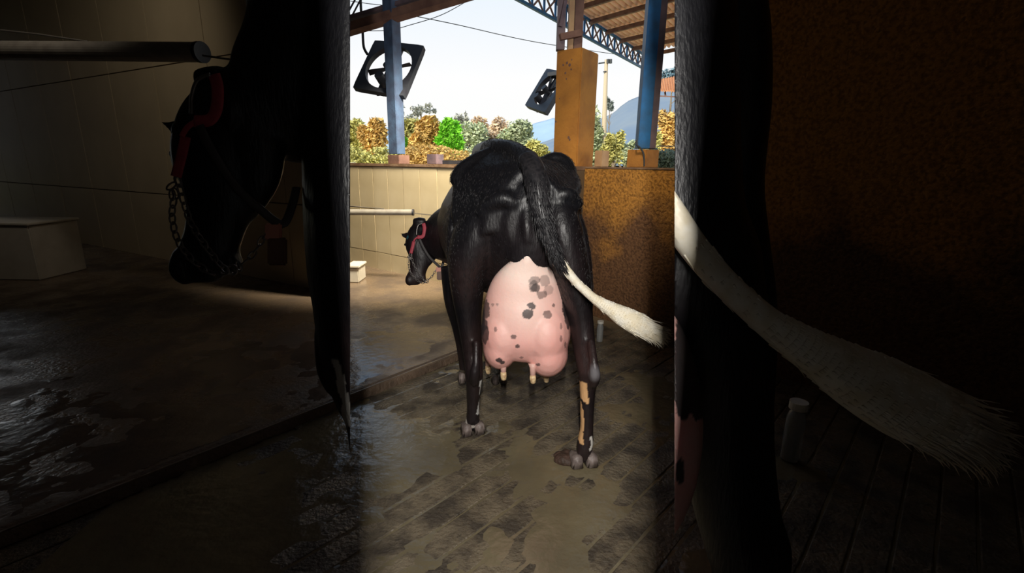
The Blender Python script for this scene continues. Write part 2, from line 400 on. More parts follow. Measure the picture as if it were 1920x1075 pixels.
# raised slab on the left
HZ = .055
bm = bmesh.new()
P0 = e0-ed*3.6; P1 = e0+ed*3.2
pts = [P0, P1, Vector((.2, 6.0, 0)), Vector((-2.4, 7.6, 0)), Vector((-13.9, 11.0, 0)), Vector((-13.9, -.3, 0)), Vector((P0.x, -.3, 0))]
f = bm.faces.new([bm.verts.new((p.x, p.y, HZ)) for p in pts]); r = bmesh.ops.extrude_face_region(bm, geom=[f])
bmesh.ops.translate(bm, vec=(0, 0, -HZ-.02), verts=[v for v in r['geom'] if isinstance(v, bmesh.types.BMVert)])
tag(link('floor_raised', bm, M['floor_up']), kind='structure')
bm = bmesh.new(); n = 90; rows = []
for i in range(n+1):
    p = e0+ed*(-3.3+6.3*i/n); row = []
    for u, z in ((.035, HZ+.002), (.012, HZ+.001), (0.0, HZ-.008), (-.006, HZ*.5), (-.012, 0.0)):
        j = noise.fractal(Vector((i*.37, u*60, 0)), 1, 2, 3)*.006
        q = p+en*(u+j); row.append(bm.verts.new((q.x, q.y, max(z, -.005))))
    rows.append(row)
for i in range(n):
    for j in range(4): bm.faces.new((rows[i][j], rows[i+1][j], rows[i+1][j+1], rows[i][j+1]))
tag(link('trim_3', bm, M['edge'], None, smooth=True), kind='structure')

# thin water on the raised slab
M['film'] = wet('thin_water', (.13, .10, .08), (.10, .075, .06), 3, .12, .22, .28, 22)
bm = bmesh.new(); N = 130; vg = {}
for i in range(N+1):
    for j in range(N+1):
        x = -3.4+3.0*i/N; y = 1.0+3.2*j/N; p = Vector((x, y, 0))
        if (p-e0).dot(en) < .05: continue
        h = noise.fractal(Vector((x*1.6+8, y*1.6, 4)), 1, 2, 4)*.008 + noise.fractal(Vector((x*8, y*8, 9)), .9, 2.2, 3)*.004
        rr_ = math.hypot((x+1.35)/1.0, (y-3.1)/.75); rr2 = math.hypot((x+2.3)/1.0, (y-2.0)/.8)
        h += .005-.008*min(rr_, rr2)
        vg[i, j] = bm.verts.new((x, y, HZ+min(h, .0022)))
for i in range(N):
    for j in range(N):
        q = [(i, j), (i+1, j), (i+1, j+1), (i, j+1)]
        if all(k in vg for k in q) and max(vg[k].co.z for k in q) > HZ-.001: bm.faces.new([vg[k] for k in q])
for v in [v for v in bm.verts if not v.link_faces]: bm.verts.remove(v)
tag(link('puddle', bm, M['film'], None, smooth=True), 'bluish wet patch of thin water on the raised slab at left', 'puddle', kind='stuff')

# ------------------------------------------------------------------ pillar, posts, blocks on the walls
px_ = Vector((.555, 4.37, 0)); dl = Vector((wd.x*-1, wd.y*-1, 0)); dr = Vector((-dl.y, dl.x, 0)); dr = -dr if dr.y < 0 else dr
t = empty('concrete_pillar', px_, 'ochre painted square concrete pillar with dark stains between the two low walls', 'pillar')
ztop = AY(1076, 88, px_.y).z
bm = bmesh.new()
c = px_+dl*.125+dr*.15
mm = Matrix((dl, dr, Vector((0, 0, 1)))).transposed().to_4x4(); mm.translation = c+Vector((0, 0, ztop/2))
box(bm, None, (.25, .30, ztop), mtx=mm, bevel=.008)
link('pillar_body', bm, M['ochre'], t)
bm = bmesh.new()
for (sx_, sy_, r_) in ((1063, 118, .011), (1068, 122, .013), (1056, 122, .009), (1071, 130, .008), (1060, 137, .010), (1062, 148, .007), (1072, 112, .007), (1049, 185, .006), (1042, 228, .009), (1066, 258, .012), (1068, 262, .010)):
    p = AY(sx_, sy_, 4.4); 
    # onto the left face of the pillar
    o_ = Vector((0, 0, EYE)); dirn = (p-o_); nrm = -dr; tt = (px_-o_).dot(nrm)/dirn.dot(nrm); q = o_+dirn*tt
    orient_ball(bm, q, (dl, dr, Vector((0, 0, 1))), (r_, .002, r_*1.1), 8)
link('stain', bm, M['rust'], t)
# steel members rising from the pillar
t = empty('roof_support', px_+Vector((0, 0, ztop)), 'pair of upright steel members with a crosspiece on top of the ochre pillar', 'roof support')
def vpost(px0, px1, y_at, Y, z0, z1, m, name, par, depth=.10):
    a = AY(px0, y_at, Y); b_ = AY(px1, y_at, Y); wd_ = abs(b_.x-a.x); cx = (a.x+b_.x)/2
    bm = bmesh.new(); box(bm, (cx, Y+depth/2, (z0+z1)/2), (wd_, depth, z1-z0), bevel=.004); return link(name, bm, m, par)
vpost(1045, 1060, 60, 4.46, ztop, 4.2, M['mauve'], 'upright', t)
vpost(1066, 1076, 60, 4.50, ztop, 4.2, M['beige'], 'upright', t)
vpost(1077, 1093, 60, 4.52, ztop, 4.2, M['rust'], 'upright', t)
bm = bmesh.new(); bar(bm, AY(1050, 70, 4.44), AY(1088, 62, 4.48), .05); link('crosspiece', bm, M['rust'], t)
bm = bmesh.new(); bar(bm, AY(1050, 50, 4.45), AY(1064, -20, 4.47), .03); link('brace', bm, M['mauve'], t)

def post(name, px0, px1, ybase, Y, base_z, label, mats, w, yaw):
    a = AY((px0+px1)/2, ybase, Y); t = empty(name, (a.x, Y, base_z), label, 'post')
    for i, (m, off) in enumerate(mats):
        bm = bmesh.new(); mm = Matrix.Translation((a.x, Y, (base_z+4.2)/2)) @ Matrix.Rotation(yaw, 4, 'Z')
        box(bm, None, (w[i], w[1-i], 4.2-base_z), mtx=mm @ Matrix.Translation(off), bevel=.004); link('flange' if i else 'web', bm, m, t)
    return t
# left post standing on the tiled wall
cw = lambda px, py, A, d, n, off: None
def onwall(px, py, A, n):
    o_ = Vector((0, 0, EYE)); r = (AY(px, py, 5)-o_); tt = (A-o_).dot(n)/r.dot(n); return o_+r*tt
pl = onwall(735, 303, wA, wn)-wn*.10; pl.z = 0
tp = empty('steel_post', (pl.x, pl.y, 1.45), 'dark blue steel post standing on the tiled wall, fan mounted on it', 'post')
def oriented_box(bm, c, x, y, s, bevel=0):
    mm = Matrix((x, y, Vector((0, 0, 1)))).transposed().to_4x4(); mm.translation = c; box(bm, None, s, mtx=mm, bevel=bevel)
bm = bmesh.new(); oriented_box(bm, Vector((pl.x, pl.y, 2.83)), wd, wn, (.115, .115, 2.74), .004); link('column', bm, M['navy'], tp)
bm = bmesh.new(); oriented_box(bm, Vector((pl.x, pl.y, 2.83))+wn*.064-wd*.01, wd, wn, (.145, .012, 2.74), .002); link('flange', bm, M['navy'], tp)
bm = bmesh.new(); oriented_box(bm, Vector((pl.x, pl.y, 1.40)), wd, wn, (.20, .16, .10), .004)
tag(link('post_block', bm, M['rust']), 'dark brown block under the blue post on the tiled wall', 'block')
pb = onwall(805, 300, wA, wn)-wn*.09
bm = bmesh.new(); oriented_box(bm, Vector((pb.x, pb.y, 1.405)), wd, wn, (.145, .12, .105), .004)
tag(link('concrete_block', bm, M['mauve']), 'small brown concrete block alone on the tiled wall', 'block')
bm = bmesh.new(); q = onwall(820, 300, wA, wn)-wn*.10; q.z = 1.375; q2 = onwall(868, 300, wA, wn)-wn*.10; q2.z = 1.375
bar(bm, q, q2, .05, .04); tag(link('timber', bm, M['black_metal']), 'dark timber lying on the tiled wall behind the cow', 'timber')
# right posts
pr = onwall(1193, 300, wa, wnn)-wnn*.10; pr.z = 0
tr = empty('steel_post', (pr.x, pr.y, 1.49), 'bright blue and mauve steel post standing on the ochre wall', 'post')
bm = bmesh.new(); oriented_box(bm, Vector((pr.x-.022, pr.y, 2.85)), Vector((1, 0, 0)), Vector((0, 1, 0)), (.095, .11, 2.70), .004); link('web', bm, M['blue'], tr)
bm = bmesh.new(); oriented_box(bm, Vector((pr.x+.053, pr.y+.01, 2.85)), Vector((1, 0, 0)), Vector((0, 1, 0)), (.055, .09, 2.70), .004); link('flange', bm, M['mauve'], tr)
bm = bmesh.new(); oriented_box(bm, Vector((pr.x-.01, pr.y, 1.42)), wdd, wnn, (.19, .17, .14), .004)
tag(link('post_block', bm, M['ochre']), 'ochre concrete block under the bright blue post on the right wall', 'block')
pq = onwall(1114, 300, wa, wnn)-wnn*.10
bm = bmesh.new(); oriented_box(bm, Vector((pq.x, pq.y, 1.42)), wdd, wnn, (.085, .10, .14), .004)
tag(link('post_stub', bm, M['beige']), 'short yellowish stub beside the ochre pillar on the right wall', 'block')
bm = bmesh.new(); tube(bm, [Vector(v) for v in smoothpts([tuple(AY(x, y, pr.y-.12)) for x, y in ((1193, 262), (1194, 272), (1201, 278), (1207, 290), (1208, 312))])], .007)
tag(link('power_cable', bm, M['wire']), 'black cable curving down the block under the bright blue post', 'cable')

# ------------------------------------------------------------------ beam, truss bars, wires, pipes
def D2(px, py, d): return D(px, py, d)
t = empty('roof_beam', D(657, 50, 5.45), 'brown steel roof beam crossing in front of the blue post', 'beam')
bm = bmesh.new(); bar(bm, D(632, 62, 5.45), D(905, -20, 4.9), .10, .10, up=UP); link('beam_web', bm, M['rust'], t)
bm = bmesh.new(); bar(bm, D(632, 46, 5.5), D(905, -34, 4.95), .13, .045, up=UP); link('beam_flange', bm, M['mauve'], t)
t = empty('roof_truss', D(680, 0, 6), 'thin dark truss bars above the brown beam', 'truss')
for a, b_ in (((650, 28), (672, -12)), ((652, 45), (682, -12)), ((720, 12), (733, -10)), ((728, 14), (746, -12))):
    bm = bmesh.new(); bar(bm, D(*a, 5.8), D(*b_, 5.8), .02); link('truss_bar', bm, M['black_metal'], t)
bm = bmesh.new(); tube(bm, [Vector(v) for v in smoothpts([tuple(D(x, y, 5.85)) for x, y in ((675, -30), (677, 20), (680, 60), (682, 88), (689, 102))])], .016)
tag(link('power_conduit', bm, M['wire']), 'dark conduit running down to the big fan', 'conduit')
def wire(pts, r, label, name='wire'):
    bm = bmesh.new(); tube(bm, [Vector(v) for v in smoothpts([tuple(D(*p)) for p in pts], 6)], r, 6)
    tag(link(name, bm, M['wire']), label, 'wire')
wire([(772, 29, 9), (860, 47, 10), (960, 70, 11), (1035, 84, 12), (1150, 101, 14), (1230, 108, 15)], .008, 'black overhead wire sagging across the sky to the right')
wire([(657, 57, 7), (725, 57, 7), (772, 46, 7), (830, 27, 7), (886, -4, 7)], .005, 'thin wire curving up across the sky from the blue post')
wire([(657, 2, 7), (700, 8, 7), (730, 11, 7)], .005, 'short thin wire behind the truss bars')
wire([(1206, 272, 4.0), (1230, 274, 5), (1290, 274, 6)], .005, 'thin wire fence strand beyond the right wall')
t = empty('grey_pipe', D(657, 398, 5.3), 'grey pipe sticking out along the tiled wall above the cow head', 'pipe')
bm = bmesh.new(); rings(bm, [D(628, 398, 5.35), D(774, 398.5, 5.25)], [.033, .033], n=20); link('tube', bm, M['grey_metal'], t, smooth=False)
bm = bmesh.new(); rings(bm, [D(773, 398.5, 5.25), D(776, 398.6, 5.25)], [.036, .036], n=20); link('end_cap', bm, M['black_metal'], t)
t = empty('grey_pipe', D(0, 95, 4.2), 'thick grey pipe high in the dim stall on the left', 'pipe')
bm = bmesh.new(); rings(bm, [D(-330, 92, 4.5), D(376, 98, 4.0)], [.078, .078], n=24); link('tube', bm, M['grey_metal'], t)
bm = bmesh.new(); rings(bm, [D(373, 98, 4.0), D(380, 98, 3.99)], [.083, .083], n=24); link('end_cap', bm, M['black_metal'], t)
bm = bmesh.new(); tube(bm, [D(x, y, d) for x, y, d in ((640, 385, 5.5), (700, 390, 5.45), (720, 392, 5.4))], .004); tag(link('cord', bm, M['cableg']), 'thin cord along the tiled wall over the grey pipe', 'cord')
bm = bmesh.new(); tube(bm, [D(x, y, d) for x, y, d in ((776, 400, 5.2), (810, 404, 5.1), (860, 408, 4.9))], .004); tag(link('cord', bm, M['cableg']), 'thin cord from the pipe end toward the cow neck', 'cord')
bm = bmesh.new(); tube(bm, [D(x, y, 4.3) for x, y in ((-60, 50), (70, 64), (165, 78))], .008); tag(link('cord', bm, M['cableg']), 'cord running down onto the thick pipe in the dim stall', 'cord')
bm = bmesh.new(); tube(bm, [D(x, y, 3.9) for x, y in ((380, 104), (420, 110), (520, 122))], .008); tag(link('cord', bm, M['cableg']), 'cord from the thick pipe end toward the near black neck', 'cord')

# white plinths
def plinth(p, sx_, sy_, h, label):
    t = empty('white_plinth', p, label, 'plinth')
    bm = bmesh.new(); box(bm, p+Vector((0, 0, h/2)), (sx_, sy_, h), bevel=.01); link('plinth_body', bm, M['white'], t)
    bm = bmesh.new(); box(bm, p+Vector((0, 0, h+.012)), (sx_+.03, sy_+.03, .024), bevel=.006); link('slab_top', bm, M['white'], t)
plinth(G(663, 530, HZ)+Vector((.0, .12, 0)), .13, .26, .17, 'small white plinth at the foot of the tiled wall')
plinth(G(-10, 525, HZ)+Vector((0, .3, 0)), 1.0, .6, .60, 'larger white plinth in the dim stall at the far left')

# ------------------------------------------------------------------ fans
def fan(corners, label, hole=.425, group='barn fans'):
    TL, TR, BR, BL = corners
    c = (TL+TR+BR+BL)/4; ux = ((TR-TL)+(BR-BL))/2; uy = ((TL-BL)+(TR-BR))/2
    nz = ux.cross(uy).normalized(); 
    t = empty('barn_fan', c, label, 'fan', group)
    P = lambda u, v, w=0: c+ux*u+uy*v+nz*w
    bm = bmesh.new(); n = 48; th = .06
    rows = []
    for k in range(n):
        a = 2*math.pi*k/n; cx, sy = math.cos(a), math.sin(a); m_ = max(abs(cx), abs(sy)); q = (.5/m_)
        q = min(q, .5*1.39)
        rows.append([bm.verts.new(P(cx*hole, sy*hole, -th/2)), bm.verts.new(P(cx*hole, sy*hole, th/2)), bm.verts.new(P(cx*q, sy*q, th/2)), bm.verts.new(P(cx*q, sy*q, -th/2))])
    for k in range(n):
        a, b_ = rows[k], rows[(k+1) % n]
        for j in range(4): bm.faces.new((a[j], a[(j+1) % 4], b_[(j+1) % 4], b_[j]))
    link('frame', bm, M['black_metal'], t)
    bm = bmesh.new()
    bar(bm, P(-.06, -.48, -.04), P(-.06, .48, -.04), .035); link('bracket', bm, M['black_metal'], t)
    bm = bmesh.new(); bar(bm, P(.05, -.48, -.04), P(.05, .48, -.04), .02); link('bracket', bm, M['black_metal'], t)
    s = ux.length
    bm = bmesh.new(); rings(bm, [P(-.02, -.26, -.14), P(-.02, -.26, .10)], [.05*s/.72]*2, n=18); link('motor', bm, M['black_metal'], t)
    bm = bmesh.new(); rings(bm, [P(0, 0, -.07), P(0, 0, .07)], [.045*s/.72]*2, n=16); link('hub', bm, M['black_metal'], t)
    for k in range(4):
        a = R(22+90*k); bm = bmesh.new()
        d = ux.normalized()*math.cos(a)+uy.normalized()*math.sin(a); pr_ = nz*.9+d.cross(nz)*.35; pr_.normalize()
        L = s*.39; w0 = .012
        q = [c+d*.03, c+d*L]
        mmb = [bm.verts.new(q[0]+pr_*.02+nz*.0), bm.verts.new(q[1]+pr_*.035), bm.verts.new(q[1]-pr_*.035), bm.verts.new(q[0]-pr_*.02)]
        f = bm.faces.new(mmb); r = bmesh.ops.extrude_face_region(bm, geom=[f]); bmesh.ops.translate(bm, vec=d.cross(pr_)*.006, verts=[v for v in r['geom'] if isinstance(v, bmesh.types.BMVert)])
        link('blade', bm, M['black_metal'], t)
    bm = bmesh.new(); bar(bm, P(-.02, -.26, -.11), P(0, 0, -.09), .03, .006); link('belt', bm, M['wire'], t)
    return t
pxm = 5.75/900
fan((D(703, 76, 5.75+51*pxm), D(799, 92, 5.75), D(757, 181, 5.75-51*pxm), D(665, 171, 5.75)), 'large square black fan fixed to the left blue post', group='square barn fans against the sky')
f2 = fan((D(1029, 131, 6.2), D(1066, 140, 5.75), D(1026, 214, 5.6), D(985, 201, 6.1)), 'tilted square fan half hidden behind the ochre pillar', .38, group='square barn fans against the sky')

bm = bmesh.new(); bar(bm, f2.location+Vector((.02, .05, .2)), px_+Vector((.16, .30, ztop-.1)), .04); link('mounting_arm', bm, M['black_metal'], f2)
# ------------------------------------------------------------------ neighbouring roofs
H2 = 4.9
def GR(px, py): return G(px, py, H2)
a0 = GR(1042, -6); a1 = GR(1207, 99); rd = (a1-a0).normalized(); fr = (GR(1263, 97)-GR(1210, 107)).normalized()
t = empty('shed_roof', a0, 'beige corrugated shed roof on dark purlins, seen from below at upper right', 'roof')
a1 = GR(1207, 99); LR = (a1-a0).length
# corrugated sheets
perp = fr
ns = 6; sw = 1.1
for k in range(ns):
    bm = bmesh.new(); rows = []
    nseg = 28
    for i in range(nseg+1):
        u = k*sw+sw*i/nseg; z = (0, .07, .07, 0)[i % 4]
        q = a0-rd*3.0+perp*u; q2 = a1+perp*u
        rows.append((bm.verts.new(q+Vector((0, 0, z))), bm.verts.new(q2+Vector((0, 0, z))), bm.verts.new(q2+Vector((0, 0, z+.012))), bm.verts.new(q+Vector((0, 0, z+.012)))))
    for i in range(nseg):
        a, b_ = rows[i], rows[i+1]
        for j in range(4): bm.faces.new((a[j], a[(j+1) % 4], b_[(j+1) % 4], b_[j]))
    link('roof_sheet', bm, M['roofsheet'], t)
for k in range(7):
    q = a0+rd*(LR*(1-k*.175)); bm = bmesh.new(); bar(bm, q-Vector((0, 0, .09)), q+perp*6.6-Vector((0, 0, .09)), .07, .10); link('purlin', bm, M['rust'], t)
tt = empty('lattice_girder', a0, 'blue lattice girder along the edge of the beige shed roof', 'girder')
top = lambda s: a0+rd*s+Vector((0, 0, -.05)); dep = .40
bm = bmesh.new(); bar(bm, top(-3), top(LR), .06); link('chord', bm, M['blue'], tt)
bm = bmesh.new(); bar(bm, top(-3)-Vector((0, 0, dep)), top(LR)-Vector((0, 0, dep)), .06); link('chord', bm, M['blue'], tt)
n = 16
for i in range(n+1):
    s = -2+(LR+2)*i/n; dz = Vector((0, 0, dep))
    bm = bmesh.new(); bar(bm, top(s), top(s)-dz, .05); link('upright', bm, M['blue'], tt)
    if i < n:
        s2 = -2+(LR+2)*(i+1)/n
        bm = bmesh.new(); bar(bm, top(s), top(s2)-dz, .03); bar(bm, top(s2), top(s)-dz, .03); link('lattice_brace', bm, M['rust'], tt)
# far small tiled roof
t = empty('tiled_roof', D(1240, 165, 22), 'orange tiled shed roof on thin trusses beyond the bright blue post', 'roof')
ra, rb_, rc, rdd = D(1206, 158, 22), D(1330, 138, 20), D(1330, 176, 17.5), D(1213, 172, 20)
bm = bmesh.new(); nn_ = 26; rows = []
for i in range(nn_*2+1):
    f_ = i/(nn_*2); z = Vector((0, 0, .06*(i % 2)))
    p, q = ra.lerp(rb_, f_)+z, rdd.lerp(rc, f_)+z+Vector((0, 0, .0)); rows.append((bm.verts.new(p), bm.verts.new(q), bm.verts.new(q+Vector((0, 0, .05))), bm.verts.new(p+Vector((0, 0, .08)))))
for i in range(len(rows)-1):
    a, b_ = rows[i], rows[i+1]
    for j in range(4): bm.faces.new((a[j], a[(j+1) % 4], b_[(j+1) % 4], b_[j]))
link('roof_tiles', bm, M['terracotta'], t)
for i in range(6):
    bm = bmesh.new(); p = ra.lerp(rb_, i/6); q = rdd.lerp(rc, i/6)-Vector((0, 0, .15)); bar(bm, p-Vector((0, 0, .1)), q, .06); bar(bm, q, rdd.lerp(rc, (i+1)/6)-Vector((0, 0, .15)), .05); link('truss_bar', bm, M['rust'], t)

# ------------------------------------------------------------------ outdoors: ground, hills, trees, pole
M['field'] = mat('field', (.40, .38, .16), (.50, .42, .22), .9, .4)
M['hill'] = mat('hill_haze', (.13, .19, .28), (.22, .26, .29), .95, .035, detail=10)  # distance haze is put into the blue of this colour
M['hillfar'] = mat('far_hill_haze', (.28, .40, .55), (.34, .46, .58), .95, .05)  # paler blue, haze painted into the ridge colour
def gz(y): return max(0, (y-9))*.030
bm = bmesh.new(); N1 = 40; vg = {}
for i in range(N1+1):
    for j in range(N1+1):
        x = -45+130*i/N1; y = 8.2+60*j/N1
        vg[i, j] = bm.verts.new((x, y, gz(y)-.05+noise.noise(Vector((x*.2, y*.2, 0)))*.12))
for i in range(N1):
    for j in range(N1): bm.faces.new((vg[i, j], vg[i+1, j], vg[i+1, j+1], vg[i, j+1]))
tag(link('ground', bm, M['field']), kind='structure')
def hill(name, prof, Y0, Y1, m, label, zb):
    bm = bmesh.new(); nx, ny = 90, 22; vg = {}
    xs = [p[0] for p in prof]
    for i in range(nx+1):
        px = xs[0]+(xs[-1]-xs[0])*i/nx; py = float(np.interp(px, xs, [p[1] for p in prof]))
        for j in range(ny+1):
            f_ = j/ny; Y = Y0+(Y1-Y0)*f_
            zt = AY(px, py, Y1).z; x = AY(px, py, Y).x
            h = zb+(zt-zb)*(f_**1.15)
            h += noise.fractal(Vector((x*.03, Y*.03, 0)), 1, 2, 5)*(zt-zb)*.10*math.sin(math.pi*min(1, f_))
            vg[i, j] = bm.verts.new((x, Y, h+(noise.noise(Vector((px*.15, 0, 0)))*(zt-zb)*.02 if j == ny else 0)))
        vg[i, ny+1] = bm.verts.new((vg[i, ny].co.x, Y1*1.1, zb-6))
    for i in range(nx):
        for j in range(ny+1): bm.faces.new((vg[i, j], vg[i+1, j], vg[i+1, j+1], vg[i, j+1]))
    tag(link(name, bm, m, None, True), label, 'hill')
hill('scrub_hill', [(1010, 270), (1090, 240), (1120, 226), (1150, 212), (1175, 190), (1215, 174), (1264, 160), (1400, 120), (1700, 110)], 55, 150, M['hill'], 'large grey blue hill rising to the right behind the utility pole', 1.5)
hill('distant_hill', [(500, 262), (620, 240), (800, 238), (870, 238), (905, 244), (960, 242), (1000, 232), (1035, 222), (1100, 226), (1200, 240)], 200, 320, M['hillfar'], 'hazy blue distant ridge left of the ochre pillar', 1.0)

leafmats = {}
def leafmat(c):
    k = tuple(c)
    if k not in leafmats:
        m = bpy.data.materials.new('leaf'); m.use_nodes = True; nt = m.node_tree; b = nt.nodes['Principled BSDF']
        n = nt.nodes.new('ShaderNodeTexNoise'); n.inputs['Scale'].default_value = 1.1; n.inputs['Detail'].default_value = 8
        tcx = nt.nodes.new('ShaderNodeNewGeometry'); nt.links.new(tcx.outputs['Position'], n.inputs[0])
        r = nt.nodes.new('ShaderNodeValToRGB'); r.color_ramp.elements[0].position = .3; r.color_ramp.elements[1].position = .7
        r.color_ramp.elements[0].color = tuple(x*.75 for x in c)+(1,); r.color_ramp.elements[1].color = tuple(min(1, x*1.35) for x in c)+(1,)
        nt.links.new(n.outputs['Fac'], r.inputs[0]); nt.links.new(r.outputs[0], b.inputs['Base Color'])
        b.inputs['Roughness'].default_value = .8; leafmats[k] = m
    return leafmats[k]
def tree(x0, x1, ytop, ybot, Y, c, label, name='leafy_tree', n=2600, size=.22, sparse=False, trunk=True):
    ytop -= 7; x0 -= 3; x1 += 3
    T = AY((x0+x1)/2, ytop, Y); B_ = AY((x0+x1)/2, ybot, Y); wx = abs(AY(x1, ytop, Y).x-AY(x0, ytop, Y).x)/2; hz = (T.z-B_.z)/2; cz = (T.z+B_.z)/2
    gzz = gz(Y)
    t = empty(name, (T.x, Y, gzz), label, 'tree')
    rnd = random.Random(int(x0*7+ytop))
    bm = bmesh.new()
    clumps = []
    for k in range(16 if not sparse else 26):
        a = rnd.uniform(0, 2*math.pi); rr = math.sqrt(rnd.random())*.72; el = rnd.uniform(-.8, .85)
        rad = rnd.uniform(.3, .5) if not sparse else rnd.uniform(.10, .22)
        clumps.append((Vector((T.x+math.cos(a)*rr*wx, Y+math.sin(a)*rr*wx*.6, cz+el*hz*.8)), rad))
    for k in range(int(n*1.7)):
        cc, rad = rnd.choice(clumps); v = Vector((rnd.gauss(0, 1), rnd.gauss(0, 1), rnd.gauss(0, 1))).normalized()*(rnd.random()**.35)
        p = cc+Vector((v.x*wx*rad, v.y*wx*rad*.7, v.z*hz*rad*1.15))
        if p.z > T.z: p.z = T.z-rnd.random()*.3
        a = Vector((rnd.gauss(0, 1), rnd.gauss(0, 1), rnd.gauss(0, .7))).normalized(); b_ = a.orthogonal().normalized(); s = size*rnd.uniform(.5, 1.2)
        b2_ = (b_+Vector((0, 0, -.5))).normalized()
        s *= .72
        bm.faces.new([bm.verts.new(p+a*s), bm.verts.new(p+b2_*s*.45), bm.verts.new(p-a*s), bm.verts.new(p-b2_*s*.45)])
    f = link('foliage', bm, leafmat(c), t); f['kind'] = 'stuff'
    bm = bmesh.new()
    tube(bm, [(T.x, Y, gzz-.2), (T.x+.1, Y, gzz+(cz-gzz)*.5), (T.x, Y, cz+hz*.4)], [wx*.09+.05, wx*.06+.04, .03], 8)
    for k in range(7):
        a = rnd.uniform(0, 6.28); zz = gzz+(cz-gzz)*rnd.uniform(.3, .9)
        tube(bm, [(T.x, Y, zz), (T.x+math.cos(a)*wx*.6, Y+math.sin(a)*wx*.4, zz+hz*.8)], [.06, .015], 5)
    link('trunk', bm, M['bark'], t)
OC = (.62, .40, .12); OG = (.50, .46, .14); GRN = (.22, .58, .03); PG = (.42, .47, .28); GY = (.44, .44, .38); PK = (.62, .46, .30)
tree(640, 700, 232, 312, 26, OG, 'ochre green bushy tree at the left edge of the sky')
tree(672, 728, 230, 314, 24, OC, 'orange ochre tree just left of the dark blue post')
tree(738, 800, 232, 314, 25, OG, 'olive yellow tree just right of the dark blue post')
tree(765, 832, 226, 314, 23, OC, 'tall orange ochre tree right of the dark blue post')
tree(738, 765, 262, 300, 22, GRN, 'small bright green bush beside the dark blue post', n=900, size=.16)
tree(738, 838, 196, 250, 30, GY, 'sparse grey topped tree rising behind the ochre trees', n=800, size=.16, sparse=True)
tree(814, 864, 228, 312, 22, GRN, 'vivid green conical bush right of the ochre trees', 'leafy_bush', n=2600)
tree(845, 882, 212, 300, 45, GY, 'small grey tree with a thin crown beyond the green bush', n=900, size=.28, sparse=True)
tree(862, 915, 236, 305, 40, PG, 'pale green tree behind the cow rump', n=1600, size=.3)
tree(885, 960, 226, 300, 42, PK, 'pinkish brown dry tree behind the cow back', n=2200, size=.32)
tree(935, 1012, 232, 305, 34, PG, 'pale green rounded tree left of the ochre pillar', n=2600, size=.25)
tree(985, 1030, 270, 312, 24, OG, 'low yellow green bush touching the ochre pillar', n=1100, size=.18)
tree(1098, 1132, 206, 312, 26, PG, 'tall pale green tree right of the ochre pillar', n=1600, size=.2)
tree(1128, 1172, 252, 312, 24, OG, 'yellow green bush around the foot of the utility pole', n=1500, size=.16)
tree(1150, 1195, 268, 312, 26, PG, 'low pale bush left of the bright blue post', n=1100, size=.18)
tree(1205, 1242, 232, 312, 25, OG, 'yellow green bush right of the bright blue post', n=1500, size=.18)
tree(1232, 1290, 212, 300, 30, OC, 'ochre tree at the right edge beyond the ochre wall', n=2000, size=.22)
tree(1205, 1290, 284, 330, 17, (.12, .15, .10), 'dark low scrub right behind the ochre wall', n=1500, size=.12)
tree(1236, 1290, 130, 165, 60, (.14, .22, .26), 'dark tree on the hill crest above the tiled shed roof', n=700, size=.5)
tree(1138, 1150, 188, 212, 60, (.25, .28, .25), 'thin distant tree crown behind the utility pole', n=300, size=.4, sparse=True)
tree(640, 760, 282, 330, 20, OG, 'low yellowish hedge seen just over the tiled wall at left', 'hedge', n=2600, size=.12)
tree(745, 880, 280, 330, 19.5, OC, 'low ochre hedge seen just over the tiled wall behind the small block', 'hedge', n=2600, size=.12)
t = empty('utility_pole', AY(1131, 312, 26), 'tall pale utility pole with a small crossarm in front of the hill', 'pole')
bm = bmesh.new(); tube(bm, [AY(1130, 318, 26), AY(1137, 112, 26)], [.15, .09], 10); link('mast', bm, M['polewood'], t)
bm = bmesh.new(); bar(bm, AY(1122, 119, 26), AY(1146, 116, 26), .06); link('crossarm', bm, M['wire'], t)
for x in (1140, 1145):
    bm = bmesh.new(); rings(bm, [AY(x, 119, 25.9), AY(x, 111, 25.9)], [.07, .07], n=8); link('insulator', bm, M['wire'], t)
bm = bmesh.new(); bar(bm, AY(1131, 135, 25.9), AY(1137, 134, 25.9), .05); link('step_iron', bm, M['wire'], t)

# ------------------------------------------------------------------ bottle by the leg
def bottle(p, h, r, label):
    t = empty('plastic_bottle', p, label, 'bottle', 'milky bottles standing by the stucco wall')
    bm = bmesh.new(); rings(bm, [p+Vector((0, 0, z*h)) for z in (0, .02, .7, .82, .86, .88)], [r*.9, r, r, r*.8, r*.55, r*.5], n=18); link('body', bm, M['plastic'], t, smooth=True)
    bm = bmesh.new(); rings(bm, [p+Vector((0, 0, z*h)) for z in (.88, 1.0)], [r*.95, r*.95], n=18); link('cap', bm, M['white'], t)
bottle(G(1124, 640, .004), .17, .026, 'small milky plastic bottle behind the right hind leg')
bottle(G(1480, 860, .004), .30, .042, 'milky plastic bottle on the dark floor behind the near cow leg')

# ------------------------------------------------------------------ THE COW
DEPTHM = 3.50
def panel_main(x, y, dz=0.0):          # big left detail coordinates -> the cow's own head, metres of depth added
    k = 1/3.163; return D(657+x*k, 537.5+(y-537.5)*k, DEPTHM)+FWD*dz
KM = DEPTHM/900/3.163                  # metres per unit, main head
ND = 1.42; KN = ND/900
def panel_near(x, y, dz=0.0): return D(x, y, ND)+FWD*dz*(KN/KM)

